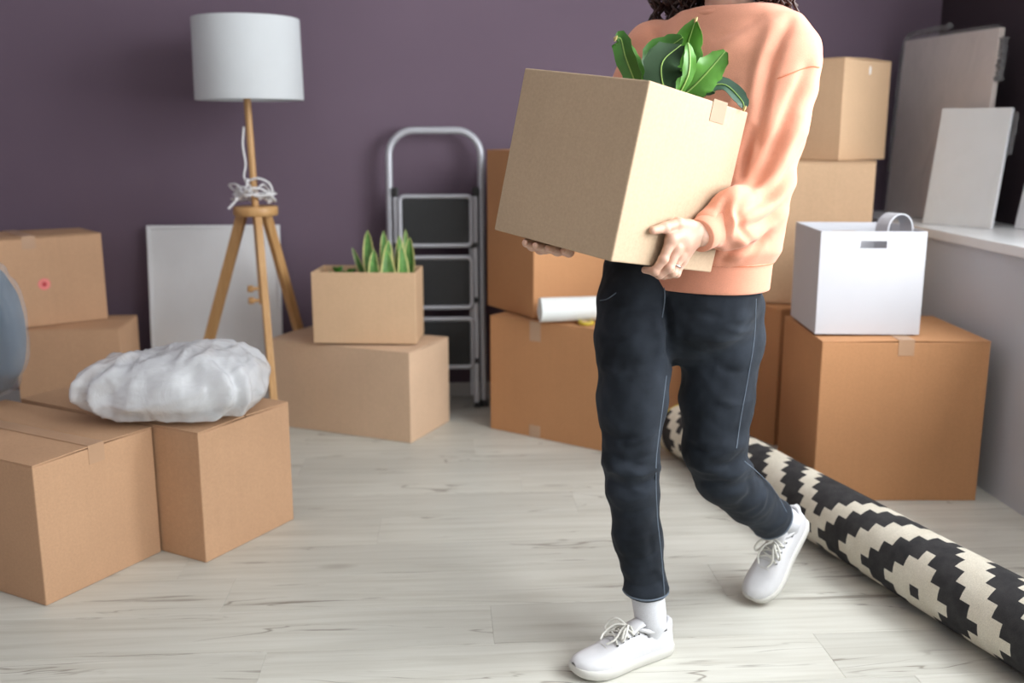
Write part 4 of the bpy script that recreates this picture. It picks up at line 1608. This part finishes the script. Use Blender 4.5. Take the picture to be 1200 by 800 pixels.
def hem_ring(bv, center, axis, r):
    axis = axis / np.linalg.norm(axis)
    h_ = np.cross(axis, [0.3, 0.9, 0.1])
    h_ /= np.linalg.norm(h_)
    g_ = np.cross(axis, h_)
    out = []
    for a in np.linspace(0, 2 * math.pi, 40, endpoint=False):
        d = h_ * math.cos(a) + g_ * math.sin(a)
        q = bv.ray_cast(Vector(center + d * 0.15), Vector(-d))
        out.append(np.array(q[0]) if q[0] is not None else center + d * r)
    return out


for c_, ax_, r_ in ((np.array([FL[-1][0], FL[-1][1] + 0.006, 0.150]), np.array([0, 0, 1.0]), 0.05), (RL[-2] + (RL[-1] - RL[-3]) / np.linalg.norm(RL[-1] - RL[-3]) * 0.006, RL[-1] - RL[-3], 0.05)):
    child_of_part(tube('leg_hem', hem_ring(BV_J, c_, ax_, r_), 0.0026, 'denim_seam', None, 6, True), jn)


# ---- body: head, neck, trunk, arms (skin)
HC = np.array([0.632, 2.272, 1.605])


def body_sd(p):
    d = torso(p, [(0.82, 0.564, 2.242, 0.140, 0.080), (0.90, 0.572, 2.248, 0.150, 0.088), (1.10, 0.606, 2.268, 0.140, 0.085), (1.28, 0.630, 2.284, 0.155, 0.080), (1.37, 0.638, 2.287, 0.120, 0.062), (1.405, 0.640, 2.288, 0.060, 0.050)])
    d = smin(d, seg(p, [0.641, 2.290, 1.36], HC + [0.004, 0.003, -0.07], 0.056, 0.050), 0.03)
    # skull, jaw, nose, brow, cheeks, ears
    q = p - HC
    u, w, z = q @ ld, q @ fd, q[:, 2]
    sk = np.sqrt((u / 0.074) ** 2 + ((w + 0.012) / 0.095) ** 2 + ((z - 0.025) / 0.094) ** 2)
    h = (sk - 1) * 0.074
    jaw = np.sqrt((u / 0.056) ** 2 + ((w - 0.030) / 0.062) ** 2 + ((z + 0.055) / 0.062) ** 2)
    h = smin(h, (jaw - 1) * 0.055, 0.03)
    pt = lambda a, b, c: HC + ld * a + fd * b + zz_ * c
    h = smin(h, seg(p, pt(0, 0.086, 0.012), pt(0, 0.106, -0.030), 0.008, 0.0125), 0.012)
    for s in (-1, 1):
        h = smin(h, seg(p, pt(s * 0.007, 0.096, -0.034), pt(s * 0.012, 0.092, -0.036), 0.007, 0.006), 0.008)
        h = smin(h, seg(p, pt(s * 0.012, 0.086, 0.022), pt(s * 0.045, 0.068, 0.024), 0.008, 0.007), 0.012)
        h = np.maximum(h, -(np.linalg.norm(p - pt(s * 0.031, 0.094, 0.004), axis=1) - 0.014))
        h = smin(h, seg(p, pt(s * 0.036, 0.060, -0.030), pt(s * 0.046, 0.045, -0.022), 0.018, 0.016), 0.015)
        h = smin(h, seg(p, pt(s * 0.076, -0.008, 0.010), pt(s * 0.074, -0.004, -0.028), 0.011, 0.008), 0.006)
    h = smin(h, seg(p, pt(-0.02, 0.083, -0.062), pt(0.02, 0.083, -0.062), 0.006, 0.006), 0.012)
    d = smin(d, h, 0.02)
    for sh, el, wr in ((LSH, LEL, LWR), (RSH, REL, RWR)):
        d = smin(d, chain(p, [sh, (sh + el) / 2, el, el + (wr - el) * 0.45, wr], [0.050, 0.044, 0.036, 0.036, 0.024], 0.015), 0.03)
    return d


bv_, bq_ = surface_nets(body_sd, (0.0, 1.80, 0.72), (0.93, 2.62, 1.76), 0.0065)
bv_ = smooth_mesh(bv_, bq_, 1)


def hand(points, wrist, fr, to_world, h=0.0017):
    """points: list of finger chains in a local frame, each (list of xyz, list of r)"""
    P3 = [([to_world(*c) for c in ch], r) for ch, r in points]
    wr = [to_world(*c) for c in wrist[0]]
    n_ = to_world(1, 0, 0) - to_world(0, 0, 0)
    n_ = n_ / np.linalg.norm(n_)

    def sd(p):
        d = chain(p, wr, wrist[1], 0.01, n_, 1.25)
        for ch, r in P3[:-1]:
            d = smin(d, seg(p, wr[1], ch[0], wrist[1][1] * 0.72, r[0] * 1.25, n_, 1.1), 0.008)
        for a in range(len(P3) - 2):     # web between knuckles
            d = smin(d, seg(p, P3[a][0][0], P3[a + 1][0][0], 0.0085, 0.0085), 0.006)
        f_ = None
        for ch, r in P3:
            q = chain(p, ch, r, 0.003)
            for c_, r_ in list(zip(ch, r))[1:-1]:      # knuckles swell slightly
                q = smin(q, np.linalg.norm(p - c_, axis=1) - r_ * 1.08, 0.003)
            f_ = q if f_ is None else np.minimum(f_, q)
        d = smin(d, f_, 0.006)
        th = P3[-1]
        d = smin(d, seg(p, th[0][0], P3[0][0][0], 0.010, 0.009), 0.010)
        return d
    allp = np.array([c for ch, _ in P3 for c in ch] + wr)
    v, q = surface_nets(sd, allp.min(0) - 0.035, allp.max(0) + 0.035, h)
    return smooth_mesh(v, q, 1), q, P3


LFING = [
    ([(0.022, 0.140, 0.060), (0.0215, 0.129, 0.019), (0.011, 0.124, -0.008), (-0.012, 0.122, -0.0105)], [0.0108, 0.0095, 0.0085, 0.0072]),
    ([(0.026, 0.158, 0.045), (0.0270, 0.146, 0.003), (0.012, 0.140, -0.0135), (-0.014, 0.137, -0.0105)], [0.0110, 0.0097, 0.0087, 0.0074]),
    ([(0.025, 0.175, 0.032), (0.0250, 0.164, -0.005), (0.010, 0.158, -0.0140), (-0.013, 0.155, -0.0105)], [0.0105, 0.0092, 0.0083, 0.0070]),
    ([(0.021, 0.192, 0.022), (0.0210, 0.182, -0.007), (0.008, 0.176, -0.0125), (-0.011, 0.173, -0.0095)], [0.0098, 0.0083, 0.0073, 0.0062]),
    ([(0.024, 0.186, 0.090), (0.018, 0.155, 0.091), (0.0130, 0.122, 0.079), (0.0100, 0.092, 0.070)], [0.0135, 0.0120, 0.0105, 0.0078])]
def to_local(p):
    q = np.asarray(p) - HB0
    return (q @ nf, q @ e1, q @ e2)


LWL = to_local(LWR + (LEL - LWR) / np.linalg.norm(LEL - LWR) * 0.05)
RWL = to_local(RWR + (REL - RWR) / np.linalg.norm(REL - RWR) * 0.05)
lv, lq, LP3 = hand(LFING, ([LWL, (0.031, 0.206, 0.078), (0.027, 0.180, 0.060)], [0.022, 0.0235, 0.022]), None, hb_pt)
# right hand: comes round the hidden side of the box, fingers under its bottom
RFING = [
    ([(-0.288, 0.078, -0.0175), (-0.264, 0.040, -0.0125), (-0.249, 0.020, -0.0110), (-0.236, 0.002, -0.0100)], [0.0105, 0.0092, 0.0083, 0.0068]),
    ([(-0.264, 0.094, -0.0185), (-0.236, 0.052, -0.0125), (-0.220, 0.027, -0.0110), (-0.207, 0.004, -0.0100)], [0.0106, 0.0094, 0.0084, 0.0070]),
    ([(-0.243, 0.110, -0.0180), (-0.215, 0.068, -0.0125), (-0.199, 0.042, -0.0110), (-0.186, 0.018, -0.0100)], [0.0102, 0.0090, 0.0080, 0.0067]),
    ([(-0.226, 0.128, -0.0165), (-0.202, 0.095, -0.0120), (-0.189, 0.075, -0.0105), (-0.179, 0.058, -0.0095)], [0.0095, 0.0082, 0.0072, 0.0060]),
    ([(-LA - 0.026, 0.150, 0.010), (-LA - 0.021, 0.118, 0.030), (-LA - 0.016, 0.094, 0.052), (-LA - 0.0125, 0.078, 0.076)], [0.0130, 0.0118, 0.0102, 0.0078])]
rv, rq, RP3 = hand(RFING, ([RWL, (-LA - 0.026, 0.180, -0.004), (-LA + 0.012, 0.140, -0.0225)], [0.022, 0.0225, 0.019]), None, hb_pt)
ofs1, ofs2 = len(bv_), len(bv_) + len(lv)
bd = from_pd('body', np.concatenate([bv_, lv, rv]), np.concatenate([bq_, lq + ofs1, rq + ofs2]), 'skin', None, True)
pch(bd)


def nail(ch, r, nrm, L=0.010):
    a, b = ch[-2], ch[-1]
    t_ = (b - a) / np.linalg.norm(b - a)
    nrm = nrm - t_ * (nrm @ t_)
    nrm /= np.linalg.norm(nrm)
    s_ = np.cross(t_, nrm)
    c = b + nrm * (r[-1] - 0.0010) - t_ * 0.001
    V, Fc = [], []
    for k in range(2):
        for i in range(5):
            for j in range(5):
                u, w_ = i / 4 * 2 - 1, j / 4 * 2 - 1
                V.append(c + t_ * u * L * 0.55 * (1 - 0.15 * w_ * w_) + s_ * w_ * r[-1] * 0.68 * (1 - 0.12 * u * u) - nrm * (w_ * w_ * r[-1] * 0.28 + max(0, u) ** 2 * 0.0015) + nrm * (0.0009 if k else 0.0))
    for k in range(2):
        for i in range(4):
            for j in range(4):
                q = k * 25 + i * 5 + j
                Fc.append((q, q + 1, q + 6, q + 5))
    return from_pd('fingernail', V, Fc, 'nail', None, True)


child_of_part(nail(LP3[-1][0], LP3[-1][1], nf * 0.8 + e2 * 0.45), bd)
# ring on the ring finger
a, b = LP3[2][0][0], LP3[2][0][1]
t_ = (b - a) / np.linalg.norm(b - a)
c = a + (b - a) * 0.62
h_ = np.cross(t_, nf)
h_ /= np.linalg.norm(h_)
g_ = np.cross(t_, h_)
pch(tube('finger_ring', [c + (h_ * math.cos(x) + g_ * math.sin(x)) * 0.0112 for x in np.linspace(0, 2 * math.pi, 28, endpoint=False)], 0.0014, 'silver', None, 8, True))
# face details
fp = lambda a, b, c: HC + ld * a + fd * b + zz_ * c
for s in (-1, 1):
    V, Fc = [], []
    c = fp(s * 0.031, 0.0745, 0.004)
    for rr_, mt, nm, dz in ((0.0108, 'eye', 'eye', 0.0),):
        prof = [(rr_ * math.sin(math.pi * k / 12), -rr_ * math.cos(math.pi * k / 12)) for k in range(13)]
        eb = revolve(nm, prof, mt, None, 20, tuple(c))
        child_of_part(eb, bd)
        child_of_part(disc('iris', 'iris', None, tuple(c + fd * 0.0102), tuple(fd), 0.0058, 0.001), bd)
    child_of_part(tube('eyebrow', bez([fp(s * 0.014, 0.090, 0.026), fp(s * 0.030, 0.087, 0.033), fp(s * 0.050, 0.072, 0.027)], 10), 0.003, 'hair', None, 6), bd)
child_of_part(tube('lips', bez([fp(-0.022, 0.083, -0.063), fp(-0.008, 0.092, -0.060), fp(0, 0.092, -0.0615), fp(0.008, 0.092, -0.060), fp(0.022, 0.083, -0.063)], 16), [0.002] + [0.0052] * 15 + [0.005, 0.002][:1] if False else 0.0046, 'lip', None, 8), bd)


# ---- curly hair: scalp cap plus individual corkscrew locks
def hair():
    parts = []
    nu, nv = 28, 14
    V, Fc = [], []
    for i in range(nv + 1):
        t_ = i / nv * 1.75
        for j in range(nu):
            a = 2 * math.pi * j / nu
            u, w = math.sin(t_) * math.cos(a), math.sin(t_) * math.sin(a)
            lim = 1.0
            if w > 0.25:
                tt = min(t_, 0.95)
                u, w = math.sin(tt) * math.cos(a), math.sin(tt) * math.sin(a)
                z = math.cos(tt)
            else:
                z = math.cos(t_)
            V.append(HC + ld * u * 0.088 + fd * (w * 0.104 - 0.012) + zz_ * (0.025 + z * 0.106))
    for i in range(nv):
        for j in range(nu):
            Fc.append((i * nu + j, i * nu + (j + 1) % nu, (i + 1) * nu + (j + 1) % nu, (i + 1) * nu + j))
    parts.append((V, Fc))
    rg = random.Random(12)
    for k in range(420):
        a = rg.uniform(0.15 * math.pi, 1.85 * math.pi) + math.pi / 2       # everywhere but the face
        t_ = rg.uniform(0.02, 1.5)
        u, w, z = math.sin(t_) * math.cos(a), math.sin(t_) * math.sin(a), math.cos(t_)
        if w > 0.35 and t_ > 0.9:
            continue
        p0 = HC + ld * u * 0.086 + fd * (w * 0.10 - 0.012) + zz_ * (0.025 + z * 0.10)
        out = ld * (u + (0.25 if u > 0 else -0.25) * (t_ < 0.6)) + fd * ((w if w < 0 else 0.0) - 0.15)
        out /= np.linalg.norm(out) + 1e-9
        endz = rg.uniform(1.398, 1.47) if u < 0.1 else rg.uniform(1.435, 1.52)
        spread = rg.uniform(0.01, 0.125 if u < 0 else 0.05)
        n = 34
        turns = rg.uniform(4, 7)
        ph = rg.uniform(0, 6.28)
        cr = rg.uniform(0.006, 0.011)
        pts = []
        for i in range(n):
            s = i / (n - 1)
            z_ = p0[2] + (endz - p0[2]) * s
            c = p0 + out * ((spread * 1.3 + max(0, 0.9 - t_) * 0.085) * math.sin(min(1, s * 1.6) * math.pi / 2))
            c = np.array([c[0], c[1], z_])
            aa = ph + s * turns * 2 * math.pi
            pts.append(c + cr * min(1, s * 4) * (np.array([math.cos(aa), math.sin(aa), 0])))
        parts.append(tube_vf(pts, [0.0056 * (1 - 0.5 * i / n) for i in range(n)], 5))
    v, f = join_vf(parts)
    o = from_pd('hair', v, f, 'hair', None, True)
    return pch(o)


hair()


# ---- sneakers and socks
def shoe(heel, fwd, up, label=None):
    fwd = np.array(fwd, float)
    fwd /= np.linalg.norm(fwd)
    up = np.array(up, float)
    up = up - fwd * (up @ fwd)
    up /= np.linalg.norm(up)
    lat = np.cross(up, fwd)
    W_ = lambda x, y_, z: np.array(heel) + fwd * x + lat * y_ + up * z
    t = bpy.data.objects.new('sneaker', None)
    COL.objects.link(t)
    pch(t)
    xs = [0.000, 0.006, 0.020, 0.045, 0.075, 0.105, 0.130, 0.155, 0.180, 0.205, 0.228, 0.246, 0.257, 0.262]
    hw = [0.012, 0.024, 0.0305, 0.0335, 0.0340, 0.0345, 0.0365, 0.0400, 0.0430, 0.0440, 0.0405, 0.0325, 0.0220, 0.010]
    ht = [0.052, 0.066, 0.072, 0.070, 0.068, 0.078, 0.076, 0.069, 0.060, 0.052, 0.047, 0.042, 0.036, 0.030]
    of = [0, 0, 0, 0.0, 0.001, 0.002, 0.002, 0.003, 0.003, 0.003, 0.002, 0.001, 0.0, 0.0]
    rk = [0.006, 0.003, 0, 0, 0, 0, 0, 0, 0, 0.001, 0.004, 0.008, 0.011, 0.013]   # toe and heel spring
    # sole: outline strip with rounded rim
    V, Fc = [], []
    rows = [(0.0, 0.93), (0.003, 1.0), (0.014, 1.03), (0.022, 1.01), (0.024, 0.95)]
    out = [(x, w + 0.0035, 1) for x, w in zip(xs, hw)]
    loop = [(x, y_, i) for i, (x, y_) in enumerate(zip(xs, [w + 0.0035 for w in hw]))] + [(x, -y_, i) for i, (x, y_) in reversed(list(enumerate(zip(xs, [w + 0.0035 for w in hw]))))]
    m = len(loop)
    for z, sc in rows:
        for x, y_, i in loop:
            xx = 0.131 + (x - 0.131) * (1.0 + 0.02 * (sc - 0.9) * 5)
            V.append(W_(xx, y_ * sc + of[i], z + rk[i] * (1 - z / 0.05)))
    for r_ in range(len(rows) - 1):
        for j in range(m):
            Fc.append((r_ * m + j, r_ * m + (j + 1) % m, (r_ + 1) * m + (j + 1) % m, (r_ + 1) * m + j))
    Fc.append(tuple(range(m - 1, -1, -1)))
    Fc.append(tuple(range((len(rows) - 1) * m, len(rows) * m)))
    so = from_pd('sole', V, Fc, 'sole', t, True)
    # upper: lofted arches; the ankle part stays open at the top
    V, Fc = [], []
    na = 18
    xf = np.linspace(0, 0.262, 46)
    HW = np.interp(xf, xs, hw)
    HT = np.interp(xf, xs, ht)
    OF = np.interp(xf, xs, of)
    RK = np.interp(xf, xs, rk)
    for i, x in enumerate(xf):
        for j in range(na + 1):
            a = math.pi * j / na
            c_, s_ = math.cos(a), math.sin(a)
            e = 0.62 if x < 0.14 else 0.62 + (x - 0.14) * 2.2
            y_ = math.copysign(abs(c_) ** e, c_) * HW[i]
            z = 0.018 + RK[i] * 0.5 + abs(s_) ** (0.85) * (HT[i] - 0.018)
            if 0.012 < x < 0.098:                       # collar opening: walls lean in, top left open
                lim = 0.030 - 0.5 * abs(x - 0.055) * 0.15
                k = math.sqrt(max(0, 1 - ((x - 0.055) / 0.043) ** 2))
                if abs(y_) < 0.026 * k:
                    z = min(z, 0.045)
            V.append(W_(x, y_ + OF[i], z))
    for i in range(len(xf) - 1):
        for j in range(na):
            Fc.append((i * (na + 1) + j, i * (na + 1) + j + 1, (i + 1) * (na + 1) + j + 1, (i + 1) * (na + 1) + j))
    up_ = from_pd('upper', V, Fc, 'leather', t, True)
    # padded collar rim
    rim = []
    for a in np.linspace(0, 2 * math.pi, 40, endpoint=False):
        x = 0.056 + 0.049 * math.cos(a)
        rim.append(W_(x, 0.0285 * math.sin(a) + 0.001, 0.0715 + (0.010 if x < 0.03 else 0) * (0.03 - x) / 0.03 + 0.010 * max(0, (x - 0.07) / 0.035)))
    tube('collar', rim, 0.0052, 'leather', t, 10, True)
    # tongue
    V, Fc = [], []
    for i in range(13):
        s = i / 12
        x = 0.168 - s * 0.082
        z = np.interp(x, xs, ht) + 0.0035 + 0.022 * max(0, s - 0.55) / 0.45
        for j in range(9):
            q = j / 8 * 2 - 1
            V.append(W_(x, q * 0.0215 + 0.003, z - 0.0075 * q * q))
    for i in range(12):
        for j in range(8):
            Fc.append((i * 9 + j, i * 9 + j + 1, i * 9 + 10 + j, i * 9 + 9 + j))
    tn = from_pd('tongue', V, Fc, 'leather', t, True)
    sd_ = tn.modifiers.new('thickness', 'SOLIDIFY')
    sd_.thickness = 0.003
    # eyelets, laces
    lx = [0.165, 0.150, 0.135, 0.120, 0.107]
    for k, x in enumerate(lx):
        hgt_ = np.interp(x, xs, ht)
        for s in (-1, 1):
            c = W_(x, s * 0.0235 + 0.003, hgt_ - 0.0035)
            nn = lat * s * 0.55 + up * 0.85
            disc('eyelet', 'eyelet', t, tuple(c + nn * 0.001), tuple(nn), 0.0026, 0.0012, 12)
        for s in (-1, 1):
            x2 = lx[min(k + 1, 4)]
            a0 = W_(x, s * 0.0235 + 0.003, hgt_ - 0.001)
            b0 = W_(x2, -s * 0.0235 + 0.003, np.interp(x2, xs, ht) - 0.001)
            md = (a0 + b0) / 2 + up * 0.0085
            tube('lace', bez([a0, a0 * 0.7 + md * 0.3 + up * 0.003, md, b0 * 0.7 + md * 0.3 + up * 0.003, b0], 12), 0.0024, 'lace', t, 6)
    kx, kz = 0.122, 0.089
    for s in (-1, 1):
        lpz = bez([W_(kx, 0.003, kz), W_(kx + 0.012, s * 0.022, kz + 0.010), W_(kx + 0.030, s * 0.036, kz - 0.006), W_(kx + 0.034, s * 0.030, kz - 0.016), W_(kx + 0.016, s * 0.014, kz - 0.003), W_(kx, 0.003, kz)], 30)
        tube('lace_bow', lpz, 0.0026, 'lace', t, 6)
        tube('lace_end', bez([W_(kx, 0.003, kz), W_(kx + 0.02, s * 0.012, kz + 0.002), W_(kx + 0.045, s * 0.020, kz - 0.014), W_(kx + 0.062, s * 0.012, kz - 0.024)], 14), 0.0024, 'lace', t, 6)
    # toe cap seam and heel tab
    seam = [W_(0.186 + 0.008 * (abs(q) ** 2), q * 0.043 + 0.003, 0.020 + math.sqrt(max(0, 1 - q * q * 0.98)) * (np.interp(0.19, xs, ht) - 0.0185)) for q in np.linspace(-0.99, 0.99, 20)]
    tube('toe_seam', seam, 0.0011, 'sole', t, 6)
    ps = [W_(-0.001 + 0.004 * (1 - s), 0, 0.03 + 0.045 * s) for s in np.linspace(0, 1, 6)]
    tube('heel_tab', ps, [0.008, 0.009, 0.009, 0.009, 0.008, 0.005], 'leather', t, 8)
    return t, W_


fh = onz(783, 759)
ft = onz(676, 793)
s1, W1 = shoe(fh + np.array([0, 0, 0.0005]), ft - fh, (0, 0, 1))
rt_t = onz(884, 706)
rh_ = ony(941, 608, 2.42)
fwdr = rt_t - rh_
fwdr = fwdr / np.linalg.norm(fwdr)
upr = np.array([-0.45, -0.55, 0.72])
s2, W2 = shoe(rt_t - fwdr * 0.255 + np.array([0, 0, 0.006]), fwdr, upr)


def sock(ank, W_):
    b = W_(0.056, 0.001, 0.040)
    m = W_(0.054, 0.001, 0.082)
    d = ank - m
    ps = bez([b, m, m + d * 0.6, ank], 14)
    v, f = tube_vf(ps, [0.029] * 3 + list(np.linspace(0.0345, 0.0395, len(ps) - 3)), 48)
    v2 = []
    for i, p in enumerate(v):
        c = ps[i // 48]
        v2.append(c + (p - c) * (1.0 + (0.018 if (i % 48) % 2 else -0.018)))
    return pch(from_pd('sock', v2, f, 'sock', None, True))


sock(np.array([FL[-2][0], FL[-2][1], 0.170]), W1)
sock(RL[-2], W2)
